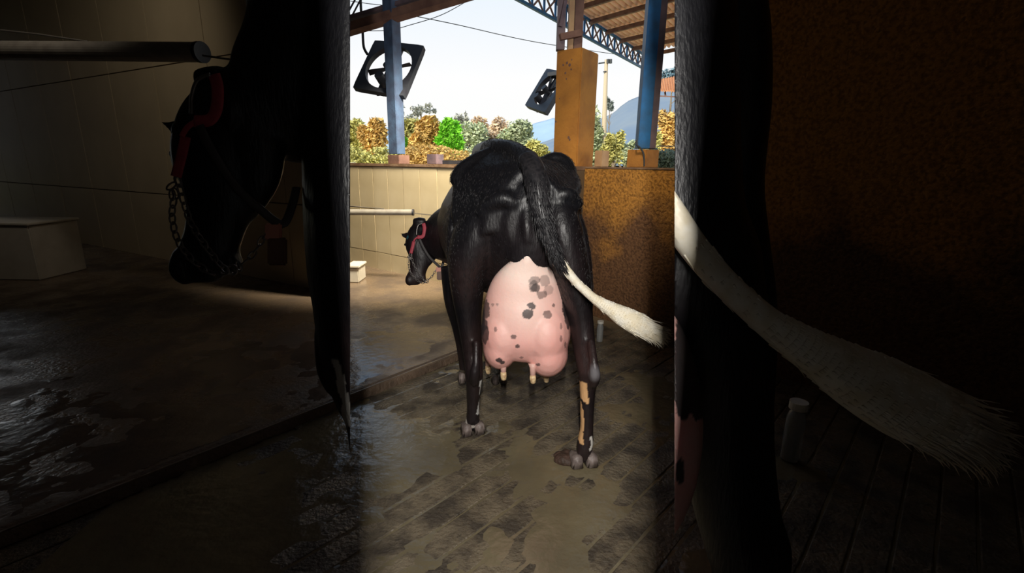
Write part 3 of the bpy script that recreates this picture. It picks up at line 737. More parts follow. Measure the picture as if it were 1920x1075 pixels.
def head_parts(bm, P, K):
    def ch(rows, flat=.62, dz=0.0):
        rows = smoothpts(rows, 4)
        rings(bm, [P(r[0], r[1], r[3] if len(r) > 3 else dz) for r in rows], [r[2]*K for r in rows], [r[2]*K*flat for r in rows], side=None if False else RIGHT, n=18)
    ch([(412, 165, 20, 0), (410, 182, 46, 0), (402, 230, 68, 0), (402, 285, 78, 0), (412, 335, 72, 0), (412, 385, 62, 0), (402, 435, 53, 0), (388, 480, 52, 0), (382, 510, 44, 0), (382, 530, 22, 0)])
    ch([(440, 200, 55, 0), (462, 260, 70, 0), (470, 320, 60, 0), (455, 370, 46, 0), (430, 410, 34, 0)], .5)      # jaw and cheek
    ch([(400, 480, 30, 0), (428, 488, 30, 0), (448, 486, 22, 0)], .8)                                           # lower lip and chin
    ch([(372, 150, 18, 0), (410, 152, 26, 0), (446, 152, 22, 0)], 1.2)                                          # poll
    ch([(352, 470, 20, 0), (350, 505, 26, 0), (362, 525, 18, 0)], 1.3)                                          # nostril swell
    # far ear: leaf shape
    rows = smoothpts([(372, 238, 20), (345, 232, 24), (318, 232, 21), (300, 225, 12), (281, 215, 2.5)], 4)
    rings(bm, [P(r[0], r[1], .03) for r in rows], [r[2]*K for r in rows], [max(.004, r[2]*K*.3) for r in rows], side=UP, n=14)
    # near ear lying back against the neck
    rows = smoothpts([(405, 195, 18), (432, 205, 26), (450, 228, 22), (458, 255, 5)], 4)
    rings(bm, [P(r[0], r[1], -.055) for r in rows], [r[2]*K for r in rows], [max(.004, r[2]*K*.3) for r in rows], side=UP+RIGHT, n=14)
    ball(bm, P(334, 283, .01), 14*K)                                                                           # brow over the eye

def C(rows, bm, side, n=20, k=4):      # rows px, py, depth, lateral radius, fore-aft radius
    rows = smoothpts(rows, k)
    rings(bm, [D(r[0], r[1], r[2]) for r in rows], [r[3] for r in rows], [r[4] for r in rows], side=side, n=n)

cow = empty('cow', G(1000, 850), 'black dairy cow seen from behind with a huge pink udder, standing in the lit bay', 'cow')
bm = bmesh.new()
# trunk: rings Y, xc, hw, ztop, zbot, narrow
TR_ = smoothpts([(2.10, .075, .10, 1.22, .98, .2), (2.18, .07, .19, 1.32, .88, .35), (2.30, .045, .26, 1.39, .76, .45), (2.42, .02, .315, 1.42, .70, .5),
       (2.58, .01, .365, 1.43, .64, .5), (2.75, -.03, .375, 1.42, .62, .5), (2.98, -.12, .35, 1.40, .64, .5), (3.2, -.2, .27, 1.39, .72, .5), (3.38, -.27, .17, 1.33, .82, .4), (3.46, -.3, .08, 1.2, .95, .3)], 4)
prev = None; n = 32
for r in TR_:
    Y, xc, hw, zt, zb, nr = r; zc = (zt+zb)/2; hh = (zt-zb)/2; ring = []
    for k in range(n):
        a = 2*math.pi*k/n; h = math.sin(a); wv = math.copysign(abs(math.cos(a))**.8, math.cos(a))*hw*(1-nr*max(0, h)**1.2)
        ring.append(bm.verts.new((xc+wv, Y, zc+hh*math.copysign(abs(h)**.9, h))))
    if prev:
        for k in range(n): bm.faces.new((prev[k], prev[(k+1) % n], ring[(k+1) % n], ring[k]))
    else: bm.faces.new(ring)
    prev = ring
bm.faces.new(prev[::-1])
S = RIGHT
C([(1004, 322, 2.05, .040, .04), (992, 306, 2.12, .048, .045), (965, 290, 2.28, .058, .05), (935, 285, 2.45, .066, .055), (915, 290, 2.75, .08, .06), (900, 296, 3.1, .09, .06)], bm, None)      # spine
C([(938, 290, 2.45, .055, .055), (900, 305, 2.42, .055, .05), (868, 325, 2.38, .05, .052), (860, 345, 2.36, .045, .05)], bm, None)   # ridge to the left hip
C([(965, 300, 2.45, .04, .04), (1008, 309, 2.46, .036, .036), (1042, 301, 2.48, .046, .044), (1062, 315, 2.46, .045, .045), (1068, 340, 2.42, .035, .04)], bm, None)    # saddle and right hip
C([(905, 400, 2.18, .030, .05), (925, 380, 2.12, .034, .04), (946, 373, 2.09, .036, .035), (966, 384, 2.10, .030, .035)], bm, None)  # left pin bone
C([(1035, 378, 2.12, .025, .035), (1048, 368, 2.10, .032, .03), (1066, 365, 2.11, .034, .035), (1076, 388, 2.17, .030, .05)], bm, None)     # right pin bone
C([(864, 335, 2.38, .045, .05), (890, 365, 2.28, .035, .045), (925, 382, 2.14, .032, .04)], bm, None)      # hip to pin, left
C([(1066, 330, 2.44, .038, .045), (1074, 350, 2.28, .034, .04), (1066, 366, 2.12, .032, .035)], bm, None)  # hip to pin, right
def hull(pts):
    b = bmesh.new(); vs = [b.verts.new(D(*p)) for p in pts]; bmesh.ops.convex_hull(b, input=vs); me_ = bpy.data.meshes.new('h')
    for v in [v for v in b.verts if not v.link_faces]: b.verts.remove(v)
    b.to_mesh(me_); b.free(); bm.from_mesh(me_); bpy.data.meshes.remove(me_)
hull([(852, 322, 2.36), (912, 368, 2.12), (940, 362, 2.09), (992, 300, 2.10), (930, 272, 2.44), (900, 285, 2.44), (845, 400, 2.34), (855, 440, 2.30), (905, 440, 2.14), (985, 430, 2.12), (995, 360, 2.12), (935, 400, 2.6), (1000, 450, 2.6), (850, 400, 2.6), (930, 300, 2.7), (862, 330, 2.5)])
hull([(992, 300, 2.10), (965, 285, 2.35), (1015, 302, 2.44), (1058, 306, 2.44), (1076, 330, 2.42), (1078, 360, 2.14), (1045, 355, 2.07), (1008, 350, 2.10), (1005, 440, 2.14), (1050, 440, 2.12), (1086, 440, 2.20), (1092, 400, 2.40), (1040, 400, 2.6), (1075, 350, 2.6), (960, 400, 2.6)])
# inner rump between the pins
C([(998, 350, 2.14, .085, .07), (1000, 400, 2.14, .095, .07), (998, 450, 2.16, .10, .08), (992, 490, 2.2, .11, .08)], bm, S)
C([(985, 395, 2.095, .020, .025), (988, 425, 2.085, .024, .028), (990, 455, 2.095, .018, .02)], bm, S)
# hind legs
C([(1035, 385, 2.24, .085, .14), (1050, 430, 2.22, .098, .17), (1062, 480, 2.24, .093, .17), (1076, 540, 2.26, .080, .15), (1088, 600, 2.27, .060, .115), (1095, 650, 2.25, .052, .088), (1100, 685, 2.20, .047, .066), (1104, 706, 2.17, .046, .056), (1102, 730, 2.18, .037, .044), (1101, 765, 2.20, .033, .037), (1100, 805, 2.225, .032, .036), (1097, 832, 2.24, .040, .043), (1095, 848, 2.235, .034, .040), (1094, 857, 2.21, .030, .04)], bm, S)
C([(925, 390, 2.28, .09, .13), (900, 430, 2.32, .115, .17), (882, 480, 2.38, .110, .18), (877, 540, 2.43, .085, .155), (880, 600, 2.46, .062, .115), (885, 650, 2.47, .052, .088), (888, 684, 2.44, .047, .066), (889, 704, 2.42, .047, .056), (888, 725, 2.43, .038, .044), (887, 755, 2.46, .034, .038), (887, 778, 2.475, .034, .037), (886, 793, 2.49, .041, .044), (887, 800, 2.475, .034, .040)], bm, S)
# calf tendon ridges above the hocks
C([(1108, 640, 2.16, .018, .03), (1113, 680, 2.10, .020, .03), (1116, 706, 2.10, .026, .028), (1112, 725, 2.13, .018, .02)], bm, S)
C([(893, 640, 2.37, .018, .03), (893, 678, 2.34, .020, .03), (890, 702, 2.34, .028, .028), (889, 722, 2.37, .018, .02)], bm, S)
# flank fold and thigh muscle groove
C([(850, 380, 2.50, .006, .02), (849, 420, 2.47, .026, .07), (850, 470, 2.50, .035, .10), (858, 530, 2.52, .035, .09), (866, 590, 2.50, .03, .06)], bm, S)
C([(1080, 385, 2.50, .006, .02), (1088, 430, 2.47, .028, .07), (1094, 480, 2.48, .035, .10), (1098, 540, 2.45, .035, .09), (1100, 590, 2.38, .03, .07)], bm, S)
# forelegs
C([(855, 500, 3.15, .10, .14), (855, 560, 3.18, .08, .11), (862, 610, 3.22, .055, .07), (868, 650, 3.25, .045, .05), (870, 690, 3.28, .033, .035), (872, 720, 3.3, .036, .04), (873, 733, 3.3, .045, .05)], bm, S)
C([(940, 500, 3.2, .10, .14), (940, 580, 3.24, .06, .09), (940, 640, 3.28, .04, .05), (938, 690, 3.32, .032, .035), (936, 712, 3.34, .04, .045)], bm, S)
# neck and shoulder
C([(905, 420, 3.05, .22, .22), (880, 432, 3.18, .235, .17), (855, 438, 3.32, .225, .13), (832, 442, 3.42, .20, .10), (812, 450, 3.48, .15, .085), (798, 455, 3.5, .10, .07)], bm, UP)
head_parts(bm, panel_main, KM)
body = remesh(bm, .0075, 16)
DR = lambda x, y, d: tuple(D(x, y, d))
patches = [  # colour, polyline of (px,py,depth,radius)
    ((.72, .42, .20), [(1091, 722, 2.16, .018), (1092, 740, 2.16, .020), (1100, 752, 2.16, .012)]),
    ((.72, .42, .20), [(1088, 758, 2.17, .008), (1091, 785, 2.18, .010), (1092, 800, 2.19, .009), (1088, 820, 2.2, .011), (1092, 832, 2.2, .010)]),
    ((.75, .72, .66), [(1109, 822, 2.19, .006), (1111, 838, 2.2, .007), (1108, 844, 2.2, .008)]),
    ((.70, .70, .68), [(903, 718, 2.40, .010), (902, 740, 2.42, .009)]),
    ((.60, .60, .58), [(904, 745, 2.43, .006), (900, 752, 2.44, .006), (896, 776, 2.44, .006)]),
    ((.55, .50, .45), [(872, 786, 2.45, .005), (874, 800, 2.44, .006), (886, 806, 2.43, .007), (900, 800, 2.44, .006), (900, 786, 2.45, .005)]),
    ((.78, .74, .66), [(858, 588, 2.50, .012), (860, 605, 2.50, .016), (864, 622, 2.48, .010)]),
    ((.16, .15, .16), [(1113, 700, 2.08, .045)]),
]
def black_coat(co):
    n1 = vnoise(co, 4); n2 = vnoise(co, 40)
    base = np.array((.006, .006, .008)); brown = np.array((.030, .017, .016))
    t = np.clip(.4+n1*.9, 0, 1)*np.clip((1.2-co[:, 2])*2, 0, 1)
    c = base+(brown-base)*t[:, None]
    c *= (1+.35*n2)[:, None]
    return c
def body_col(co):
    c = black_coat(co); nz_ = vnoise(co, 60, 2)
    for colr, pl_ in patches:
        best = np.full(len(co), 9.)
        if len(pl_) == 1:
            d = np.linalg.norm(co-np.array(DR(*pl_[0][:3])), axis=1)-pl_[0][3]; best = d
            w_ = np.clip(-best/.03, 0, 1)[:, None]; c = c*(1-w_)+np.array(colr)*w_; continue
        for a, b_ in zip(pl_[:-1], pl_[1:]):
            d, tt_ = seg_dist(co, DR(*a[:3]), DR(*b_[:3])); d = np.maximum(0, d-.022)*1.0 + 0; d2 = d-(a[3]+(b_[3]-a[3])*tt_)*.6
            # measure across the line of sight so the mark keeps its width on the skin
            V = np.array(FWD); P0_ = np.array(DR(*a[:3])); P1_ = np.array(DR(*b_[:3]))
            rel = co-P0_; rel = rel-np.outer(rel@V, V); ab = P1_-P0_; ab = ab-(ab@V)*V
            tt2 = np.clip(rel@ab/(ab@ab), 0, 1); lat = np.linalg.norm(rel-tt2[:, None]*ab, axis=1)-(a[3]+(b_[3]-a[3])*tt2)
            dep_ = np.abs((co-P0_)@V)
            lat[dep_ > .05] = 9
            best = np.minimum(best, lat)
        w_ = (best+nz_*.004 < 0)
        c[w_] = np.array(colr)*(1+.1*nz_[w_])[:, None]
    return c
paint(body, body_col)
link('body', body, M['coat'], cow, smooth=True)
# eye
bm = bmesh.new(); ball(bm, panel_main(326, 289, .0), 8*KM, 12); link('eye', bm, M['eye'], cow, True)
# hooves: two claws each
def hooves(c, w, L, ang, z=.0, h=.062, par=None):
    for s in (-1, 1):
        bm = bmesh.new(); f = Vector((math.sin(ang), math.cos(ang), 0)); l = Vector((f.y, -f.x, 0))
        rows = [(-.35, .85, 1), (0, 1, 1), (.5, .9, .8), (1.0, .45, .35)]
        rr = []
        for (t_, ww, hh) in rows:
            p = c+f*(t_*L)+l*(s*w*.52); a = w*.46*ww; H_ = h*hh
            rr.append([bm.verts.new(p+l*(-a)+Vector((0, 0, z))), bm.verts.new(p+l*a+Vector((0, 0, z))), bm.verts.new(p+l*a*.7+Vector((0, 0, z+H_))), bm.verts.new(p-l*a*.7+Vector((0, 0, z+H_)))])
        for i in range(3):
            for j in range(4): bm.faces.new((rr[i][j], rr[i][(j+1) % 4], rr[i+1][(j+1) % 4], rr[i+1][j]))
        bm.faces.new(rr[0]); bm.faces.new(rr[-1][::-1])
        bmesh.ops.bevel(bm, geom=bm.edges[:], offset=.006, segments=2, affect='EDGES')
        link('hoof', bm, M['hoof'], par, True)
hooves(G(1094, 873)+Vector((0, .0, 0)), .068, .10, -.15, par=cow)
hooves(G(887, 813)+Vector((0, .0, 0)), .064, .095, -.3, par=cow)
hooves(G(873, 738, HZ)+Vector((0, .04, 0)), .05, .07, -.3, z=HZ, par=cow)
hooves(G(936, 722)+Vector((0, .02, 0)), .05, .07, -.3, par=cow)

bm = bmesh.new()
for (x, y, r_) in ((1056, 866, .040), (1066, 868, .034), (1050, 858, .030), (1062, 855, .030), (1045, 866, .020)):
    p = G(x, y); ball(bm, (p.x, p.y, r_*.25), (r_, r_, r_*.75), 14)
for v in bm.verts: v.co += Vector((noise.noise(v.co*40), noise.noise(v.co*40+Vector((9, 0, 0))), .3*noise.noise(v.co*30)))*.006
M['dung'] = mat('reddish_mud', (.10, .055, .04), (.05, .03, .02), .6, 30, .5, 60)
tag(link('mud_clump', remesh(bm, .006, 3), M['dung'], None, True), 'reddish brown clump of mud beside the right hind hoof', 'mud')
# udder
bm = bmesh.new()
UD = 2.27
C([(989, 466, 2.14, .010, .02), (989, 480, 2.14, .030, .04), (988, 498, 2.17, .090, .06), (987, 520, 2.21, .142, .10), (985, 550, 2.26, .180, .14), (984, 590, 2.30, .202, .17), (984, 622, 2.33, .202, .18), (984, 645, 2.35, .16, .15), (984, 658, 2.37, .08, .08)], bm, S, n=36)
bd = (RIGHT, UP, FWD)
orient_ball(bm, D(945, 622, 2.31), bd, (.112, .155, .160)); orient_ball(bm, D(1022, 622, 2.29), bd, (.122, .165, .165))
orient_ball(bm, D(1026, 664, 2.29), bd, (.100, .110, .13)); orient_ball(bm, D(938, 652, 2.31), bd, (.084, .106, .13))
orient_ball(bm, D(940, 640, 2.52), bd, (.09, .10, .12)); orient_ball(bm, D(1015, 640, 2.52), bd, (.10, .10, .12))
ume = remesh(bm, .0048, 34)
spots = [(1001, 527, 11, 8, .55), (1021, 527, 9, 10, .45), (1004, 540, 9, 8, .8), (1028, 545, 9, 9, .35), (1016, 553, 10, 7, .6), (1000, 537, 8, 12, .6),
         (997, 573, 8, 7, .92), (990, 589, 11, 9, .92), (1026, 590, 8, 8, .7), (1038, 573, 2.5, 3.5, .7),
         (963, 632, 5, 4, .75), (970, 650, 4.5, 3.5, .85), (929, 618, 3, 5, .6), (924, 571, 3, 3, .45), (932, 571, 2.5, 3, .45),
         (1052, 612, 2.5, 6, .55), (1052, 636, 2.5, 6, .6), (1060, 647, 2.5, 6, .6), (1009, 684, 4, 2.5, .8), (978, 671, 3, 2, .6), (936, 676, 6, 4.5, .95), (942, 680, 5, 3.5, .95),
         (908, 610, 6, 12, .85), (909, 628, 8, 16, .85), (909, 580, 9, 18, .8), (904, 600, 5, 30, .8), (1062, 570, 8, 25, .92), (1066, 590, 8, 25, .9), (1068, 560, 7, 30, .9)]
def udder_col(co):
    V = np.array(FWD); o_ = np.array((0, 0, EYE)); rel = co-o_; dep = rel@V
    px = 960+F*(rel@np.array(RIGHT))/dep; py = 537.5-F*(rel@np.array(UP))/dep
    n1 = vnoise(co, 7); n2 = vnoise(co, 45, 3); n3 = vnoise(co, 110, 5)
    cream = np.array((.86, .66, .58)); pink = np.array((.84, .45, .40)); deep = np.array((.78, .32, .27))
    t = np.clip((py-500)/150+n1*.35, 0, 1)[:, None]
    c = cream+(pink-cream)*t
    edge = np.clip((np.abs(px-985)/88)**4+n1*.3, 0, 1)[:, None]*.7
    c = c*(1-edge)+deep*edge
    dk = np.array((.045, .035, .036)); front = dep < 2.42
    for (x, y, a, b_, s) in spots:
        q = ((px-x)/a)**2+((py-y)/b_)**2+n2*.55+n3*.3
        w_ = (np.clip((1.12-q)*6, 0, 1)*s*front)[:, None]
        c = c*(1-w_)+dk*w_
    back = ~front
    return c
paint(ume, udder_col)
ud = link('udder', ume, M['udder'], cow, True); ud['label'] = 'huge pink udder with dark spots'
M['teat'] = mat('teat_skin', (.70, .42, .36), rough=.5); M['teat_tip'] = mat('teat_tip', (.80, .62, .35), (.45, .28, .15), .4, 90)
for (x, y0, y1, d) in ((944, 686, 700, 2.26), (999, 690, 706, 2.22), (915, 676, 688, 2.5), (1024, 698, 704, 2.40)):
    bm = bmesh.new(); rings(bm, [D(x, y0-8, d), D(x, y0, d), D(x, y1, d)], [.022, .015, .013], n=14); tt_ = link('teat', bm, M['teat'], ud, True)
    bm = bmesh.new(); rings(bm, [D(x, y1-2, d), D(x, y1+4, d), D(x+.5, y1+12, d), D(x+.5, y1+14, d)], [.014, .0155, .012, .005], n=14); link('teat_tip', bm, M['teat_tip'], tt_, True)
bm = bmesh.new()

# tail: black upper part, white lower part and switch
def tail_white(P, K, par, near=False):
    """P maps right-panel coordinates; K = metres per panel pixel"""
    path = [(1215, 310, 20), (1232, 350, 22), (1262, 405, 27), (1300, 463, 27), (1350, 522, 26), (1400, 570, 26), (1450, 612, 29), (1500, 645, 37), (1545, 672, 45), (1600, 705, 58), (1660, 738, 66), (1720, 770, 66), (1775, 795, 52), (1815, 815, 32), (1835, 825, 10)]
    rows = smoothpts(path, 4)
    if near:
        pass
    bm = bmesh.new(); rings(bm, [P(r[0], r[1], 0) for r in rows], [r[2]*K for r in rows], [min(r[2], 34+r[2]*.25)*K for r in rows], side=UP, n=20)
    if near:
        bmesh.ops.recalc_face_normals(bm, faces=bm.faces)
        gg = bmesh.ops.bisect_plane(bm, geom=bm.verts[:]+bm.edges[:]+bm.faces[:], plane_co=cutR[0], plane_no=cutR[1], clear_outer=True)
        bmesh.ops.holes_fill(bm, edges=[q for q in gg['geom_cut'] if isinstance(q, bmesh.types.BMEdge)], sides=0)
    link('tail_dock', bm, M['tailhair'], par, True)
    bm = bmesh.new(); rnd = random.Random(5)
    rw = np.array(rows)
    for k in range(620 if not near else 900):
        f_ = rnd.random(); i = int((0.42+.5*f_)*(len(rw)-1)) if k > 90 else int(rnd.uniform(.1, .5)*(len(rw)-1))
        x, y, r_ = rw[i]
        if near and x < 1300: continue
        dx, dy = rw[min(i+2, len(rw)-1)][:2]-rw[max(i-2, 0)][:2]; L_ = math.hypot(dx, dy); dx /= L_; dy /= L_
        u = rnd.uniform(-1, 1); v = math.sqrt(max(0, 1-u*u))
        ox, oy = -dy*u*r_, dx*u*r_; oz = -v*min(r_, 34+r_*.25)*K*(1 if rnd.random() < .85 else -1)
        ln = rnd.uniform(60, 130) if f_ < .85 else rnd.uniform(60, 120)
        if k <= 90: ln = rnd.uniform(20, 50)
        wob = rnd.uniform(-.22, .22)+.18*u*(f_ > .75); pts = []; cx, cy = x+ox, y+oy; a = math.atan2(dy, dx)
        for q in range(6):
            pts.append(P(cx, cy, oz*(1-q*.12)*1.03)); st = ln/5
            cx += math.cos(a)*st; cy += math.sin(a)*st; a += wob*.35+(.16 if q > 2 and f_ > .6 else 0)-(.10 if x+ln > 1800 else 0)*0
        w0 = rnd.uniform(2.0, 3.6)*K
        tube(bm, pts, [w0*.8, w0, w0*.9, w0*.7, w0*.45, w0*.12], 4)
    # curled strands at the very end
    for k in range(46):
        x0_, y0_ = rnd.uniform(1765, 1835), 0; y0_ = 795+(x0_-1770)*.42+rnd.uniform(-42, 34); a = rnd.uniform(-.1, .6); pts = []; cx, cy = x0_, y0_; ln = rnd.uniform(45, 85)
        for q in range(7):
            pts.append(P(cx, cy, rnd.uniform(-6, 6)*K)); cx += math.cos(a)*ln/6; cy += math.sin(a)*ln/6; a += .26
        w0 = rnd.uniform(2.2, 4)*K; tube(bm, pts, [w0, w0, w0, w0*.8, w0*.6, w0*.4, w0*.1], 4)
    s_ = link('tail_switch', bm, M['tailhair'], par, True); s_['kind'] = 'stuff'; s_['label'] = 'wispy cream white hair at the tail end'
TD = 2.03
def rp_main(x, y, dz=0): return D(1056.6+(x-1264)/3.163, 537.5+(y-537.5)/3.163, TD)+FWD*dz
tl = empty('tail', D(995, 300, 2.05)); tl.parent = cow; tl.matrix_parent_inverse = cow.matrix_world.inverted()
tl['label'] = 'black tail with a long white lower half'
rows = smoothpts([(990, 296, 2.10, .044), (1000, 318, 2.04, .050), (1006, 345, 2.0, .050), (1011, 375, 1.99, .046), (1018, 405, 1.99, .042), (1028, 440, 2.0, .036), (1038, 470, 2.01, .031), (1048, 495, 2.02, .024), (1056, 508, 2.03, .017)], 5)
bm = bmesh.new(); rings(bm, [D(r[0], r[1], r[2]) for r in rows], [r[3] for r in rows], [r[3]*.8 for r in rows], side=RIGHT, n=18)
rnd = random.Random(11)
for k in range(420):
    i = rnd.randrange(0, len(rows)-3); r_ = rows[i]; u = rnd.uniform(-1, 1); v = math.sqrt(1-u*u)
    p = D(r_[0], r_[1], r_[2])+RIGHT*u*r_[3]-FWD*v*r_[3]*.8; pts = []
    t_ = (D(*rows[i+2][:3])-D(*rows[i][:3])).normalized(); a = (t_+RIGHT*(u*.16+rnd.uniform(-.14, .14))-FWD*.06).normalized(); L_ = rnd.uniform(.03, .075)
    for q in range(4): pts.append(p+a*L_*q/3)
    tube(bm, pts, [.0016, .0018, .0014, .0004], 4)
link('tail_root', bm, M['blackhair'], tl, True)
tail_white(rp_main, TD/900/3.163, tl)

# short lying hair over the rump and thighs
bm = bmesh.new(); rnd = random.Random(3); vv = body.vertices; cnt = 0
while cnt < 6500:
    v = vv[rnd.randrange(len(vv))]; p = v.co
    if p.y > 2.75 or p.z < .75 or v.normal.y > .45: continue
    if p.z < 1.2 and rnd.random() < .55: continue
    cnt += 1; nn3 = v.normal
    a = Vector((rnd.gauss(0, .22)+(.35 if p.z > 1.33 else 0), -.35, -.9)); a = (a-nn3*a.dot(nn3))
    if a.length < .05: continue
    a = a.normalized()+nn3*.10; L_ = rnd.uniform(.014, .034)
    q = a.cross(nn3).normalized()*rnd.uniform(.0006, .0011); b0 = p+nn3*.0005; b1 = b0+a*L_*.6; b2_ = b0+a*L_-nn3*.002
    f1 = [bm.verts.new(b0-q), bm.verts.new(b0+q), bm.verts.new(b1+q), bm.verts.new(b1-q), bm.verts.new(b2_), bm.verts.new(b1+nn3*.0015)]
    bm.faces.new((f1[0], f1[1], f1[2], f1[5], f1[3])); bm.faces.new((f1[3], f1[5], f1[4])); bm.faces.new((f1[5], f1[2], f1[4]))
h_ = link('coat_hair', bm, M['coathair'], cow); h_['kind'] = 'stuff'

# ------------------------------------------------------------------ halter, collar
def torus(bm, c, ax, ay, R_, r_, sx_=1, n=14, m_=6):
    vs = []
    az = ax.cross(ay).normalized()
    for i in range(n):
        a = 2*math.pi*i/n; d = ax*math.cos(a)*sx_+ay*math.sin(a); cc = c+d*R_; row = []
        dn = d.normalized()
        for j in range(m_):
            b_ = 2*math.pi*j/m_; row.append(bm.verts.new(cc+dn*math.cos(b_)*r_+az*math.sin(b_)*r_))
        vs.append(row)
    for i in range(n):
        for j in range(m_): bm.faces.new((vs[i][j], vs[(i+1) % n][j], vs[(i+1) % n][(j+1) % m_], vs[i][(j+1) % m_]))
def halter(P, K, lab, labc):
    t = empty('halter', P(400, 300, -.06), lab, 'halter', 'pink halters')
    def strap(pts, w_, th, m, name, dz):
        rows = smoothpts(pts, 5); bm = bmesh.new()
        rings(bm, [P(r[0], r[1], dz+(r[2] if len(r) > 2 else 0)) for r in rows], [th]*len(rows), [w_*K]*len(rows), side=FWD, n=10); return link(name, bm, m, t, True)
    # strap loop behind the ear: rounded rectangle
    strap([(446, 172, 0), (452, 195, 0), (450, 230, 0), (438, 250, 0), (412, 252, 0)], 11, .004, M['pink'], 'crown_strap', -.088)
    strap([(440, 172, 0), (418, 182, 0), (408, 210, 0), (407, 240, 0)], 3.5, .003, M['chain'], 'buckle', -.090)
    strap([(388, 275, 0), (380, 310, 0), (371, 345, 0)], 10, .004, M['pink'], 'cheek_strap', -.072)
    strap([(412, 252, 0), (398, 262, 0), (388, 278, 0)], 5, .004, M['pink'], 'cheek_strap', -.085)
    for path, dz in (([(370, 352), (378, 385), (392, 425), (415, 462), (440, 495), (458, 512)], -.062), ([(362, 372), (356, 410), (366, 455), (392, 490), (428, 514), (458, 514)], -.058), ([(368, 350), (356, 362), (360, 380)], -.062), ([(462, 500), (488, 478), (505, 450), (522, 430)], -.03)):
        rows = smoothpts([p+(0,) for p in path], 12); acc = 0; last = rows[0]; kk = 0
        for r in rows:
            if math.hypot(r[0]-last[0], r[1]-last[1]) >= 14 or kk == 0:
                a = math.atan2(r[1]-last[1], r[0]-last[0]) if kk else 1.2
                d = RIGHT*math.cos(a)-UP*math.sin(a); s = d.cross(FWD).normalized()
                if kk % 2: s = (s*.35+FWD*.9).normalized()
                bm = bmesh.new(); torus(bm, P(r[0], r[1], dz), d, s, 5.2*K, 1.8*K, 1.9, 12, 5); link('chain_link', bm, M['chain'], t, True)
                last = r; kk += 1
    bm = bmesh.new(); torus(bm, P(462, 508, -.055), RIGHT, UP, 9*K, 2.0*K, 1, 16, 6); link('ring', bm, M['chain'], t, True)
    t2 = empty('neck_collar', P(480, 380, -.06), labc, 'collar', 'neck collars')
    rows = smoothpts([(424, 262, -.095), (445, 310, -.085), (475, 362, -.07), (510, 400, -.05), (540, 424, -.03), (553, 395, -.02), (556, 352, 0)], 5)
    bm = bmesh.new(); rings(bm, [P(*r) for r in rows], [.005]*len(rows), [8*K]*len(rows), side=FWD, n=10); link('strap', bm, M['strap'], t2, True)
    bm = bmesh.new(); mm = Matrix((RIGHT, UP, FWD)).transposed().to_4x4(); mm.translation = P(527, 438, -.035); box(bm, None, (30*K, 30*K, .012), mtx=mm, bevel=.004); link('pad', bm, M['peach'], t2)
    bm = bmesh.new(); mm = Matrix.Rotation(0, 4, 'Z') @ mm; mm.translation = P(534, 474, -.035); box(bm, None, (33*K, 50*K, .02), mtx=mm, bevel=.005); link('name_block', bm, M['brown_tag'], t2)
    bm = bmesh.new(); mm.translation = P(352, 255, -.03); orient_ball(bm, P(355, 252, -.028), (RIGHT, UP, FWD), (18*K, 20*K, .012), 14)
    tag(link('ear_tag', bm, M['teal']), lab.replace('pink halter', 'dark teal ear tag').replace('with a chain noseband', ''), 'ear tag', 'teal ear tags')
halter(panel_main, KM, 'pink halter with a chain noseband on the cow with the big udder', 'dark neck collar with a brown block hanging on the cow with the big udder')

# ------------------------------------------------------------------ near cow on the left, in the dim stall: head, neck, shoulder
nc = empty('cow', G(600, 1000, HZ), 'near black cow at left in the dim stall, lowered head in profile with pink halter', 'cow')
bm = bmesh.new()
head_parts(bm, panel_near, KN)
kk = KN/KM
def CN(rows, side, n=24):
    rows = smoothpts(rows, 5); rings(bm, [D(r[0], r[1], r[2]) for r in rows], [r[3]*r[2]/900 for r in rows], [r[4]*r[2]/900 for r in rows], side=side, n=n)
CN([(425, 210, 1.42, 60, 50), (470, 205, 1.44, 95, 60), (520, 190, 1.47, 128, 75), (575, 165, 1.50, 165, 90), (640, 130, 1.55, 200, 120), (760, 100, 1.6, 240, 160)], UP)
CN([(712, -220, 1.60, 118, 150), (702, -100, 1.58, 120, 150), (698, 50, 1.56, 118, 150), (696, 250, 1.55, 114, 150), (700, 400, 1.55, 116, 150), (700, 520, 1.55, 112, 130), (694, 600, 1.55, 96, 110), (690, 680, 1.55, 84, 90), (688, 740, 1.55, 58, 70), (696, 800, 1.56, 40, 60), (715, 1000, 1.58, 40, 60)], RIGHT)
CN([(610, 620, 1.5, 18, 30), (618, 690, 1.5, 22, 30), (628, 735, 1.5, 12, 20)], RIGHT)
cutL = (D(656.5, 500, 1), (FWD*0+ (RIGHT - FWD*((656.5-960)/F))).normalized())
near = remesh(bm, .0075, 8, cut=[cutL])
def near_col(co):
    c = black_coat(co)
    V = np.array(FWD); rel = co-np.array((0, 0, EYE)); dep = rel@V; px = 960+F*(rel@np.array(RIGHT))/dep; py = 537.5-F*(rel@np.array(UP))/dep
    nzz = vnoise(co, 30)
    lx = 628+(py-680)*.22
    c[(np.abs(px-lx-3)+nzz*8 < 6+(py-680)*.05) & (py > 675) & (py < 800)] = (.42, .40, .37)
    return c
paint(near, near_col)
link('body', near, M['coat'], nc, True)
bm = bmesh.new(); ball(bm, panel_near(326, 289, .0), 8*KN, 12); link('eye', bm, M['eye'], nc, True)
halter(panel_near, KN, 'pink halter with a chain noseband on the near cow in the dim stall', 'dark neck collar with a brown block hanging on the near cow in the dim stall')

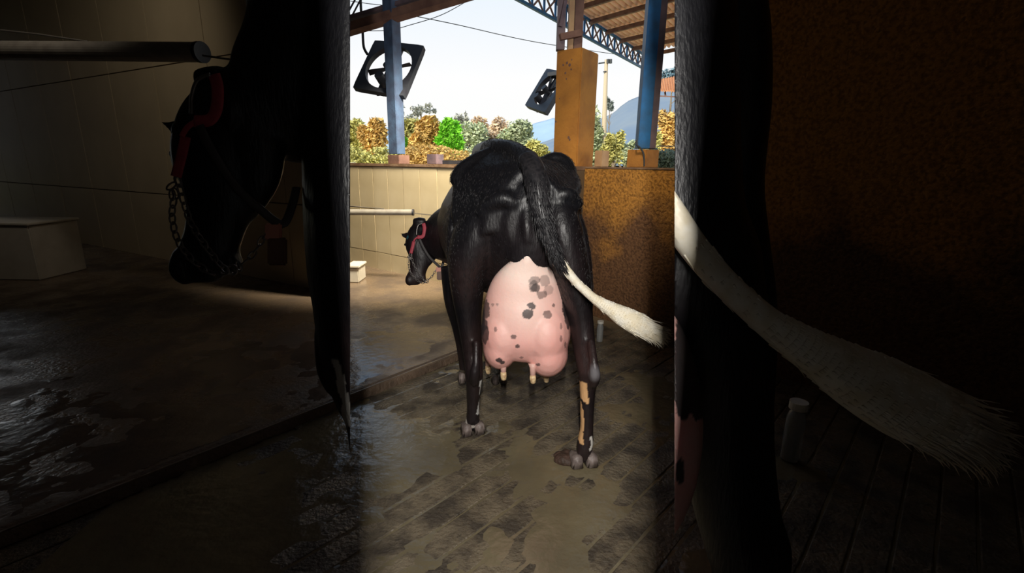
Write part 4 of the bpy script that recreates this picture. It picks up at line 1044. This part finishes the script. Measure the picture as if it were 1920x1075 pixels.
# ------------------------------------------------------------------ near cow on the right: flank, hind leg, white tail
NR = 1.30
nr_ = empty('cow', G(1400, 1075), 'near black cow cut off at right, hind leg and flank with a long white tail', 'cow')
bm = bmesh.new()
def CR(rows, side=RIGHT, n=24):
    rows = smoothpts(rows, 5); rings(bm, [D(r[0], r[1], r[2]) for r in rows], [r[3]*r[2]/900 for r in rows], [r[4]*r[2]/900 for r in rows], side=side, n=n)
CR([(1230, -260, 1.4, 120, 110), (1235, -120, 1.4, 130, 120), (1240, 40, 1.38, 134, 120), (1245, 200, 1.38, 132, 120), (1250, 400, 1.38, 138, 120), (1285, 520, 1.38, 140, 120), (1330, 620, 1.38, 108, 105), (1350, 720, 1.38, 92, 85), (1362, 840, 1.38, 84, 70), (1380, 950, 1.37, 78, 60), (1402, 1040, 1.36, 74, 52), (1410, 1100, 1.36, 66, 50), (1408, 1200, 1.38, 50, 42), (1406, 1500, 1.40, 48, 40)])
CR([(1330, -200, 1.62, 80, 120), (1340, 0, 1.62, 72, 120), (1352, 100, 1.62, 70, 120), (1356, 220, 1.62, 66, 120), (1350, 360, 1.6, 62, 110), (1366, 460, 1.56, 62, 90), (1390, 560, 1.5, 56, 70), (1402, 650, 1.46, 46, 60), (1404, 760, 1.44, 40, 50)])
CR([(1440, 980, 1.34, 26, 26), (1452, 1030, 1.32, 30, 28), (1452, 1080, 1.33, 26, 26)])
cutR = (D(1264.8, 500, 1), -(RIGHT - FWD*((1264.8-960)/F)).normalized())
nm = remesh(bm, .010, 7, cut=[cutR])
paint(nm, black_coat); link('body', nm, M['coat'], nr_, True)
bm = bmesh.new()
orient_ball(bm, D(1180, 790, 1.22), (RIGHT, UP, FWD), (132*1.22/900, 255*1.22/900, .15), 40)
um = remesh(bm, .008, 4, cut=[cutR])
def nu_col(co):
    V = np.array(FWD); rel = co-np.array((0, 0, EYE)); dep = rel@V; px = 960+F*(rel@np.array(RIGHT))/dep; py = 537.5-F*(rel@np.array(UP))/dep
    n2 = vnoise(co, 25)
    c = np.tile(np.array((.80, .46, .42)), (len(co), 1)); q = ((px-1300)/42)**2+((py-680)/110)**2+n2*.4
    c[q < 1] = (.05, .04, .04); q = ((px-1275)/9)**2+((py-885)/25)**2; c[q < 1] = (.06, .05, .05)
    return c
paint(um, nu_col); link('udder', um, M['udder'], nr_, True)
t2 = empty('tail', D(1264, 400, 1.15)); t2.parent = nr_; t2.matrix_parent_inverse = nr_.matrix_world.inverted(); t2['label'] = 'long white tail with a wispy cream end'
def rp_near(x, y, dz=0): return D(x, y, 1.13)+FWD*dz
tail_white(rp_near, 1.13/900, t2, near=True)
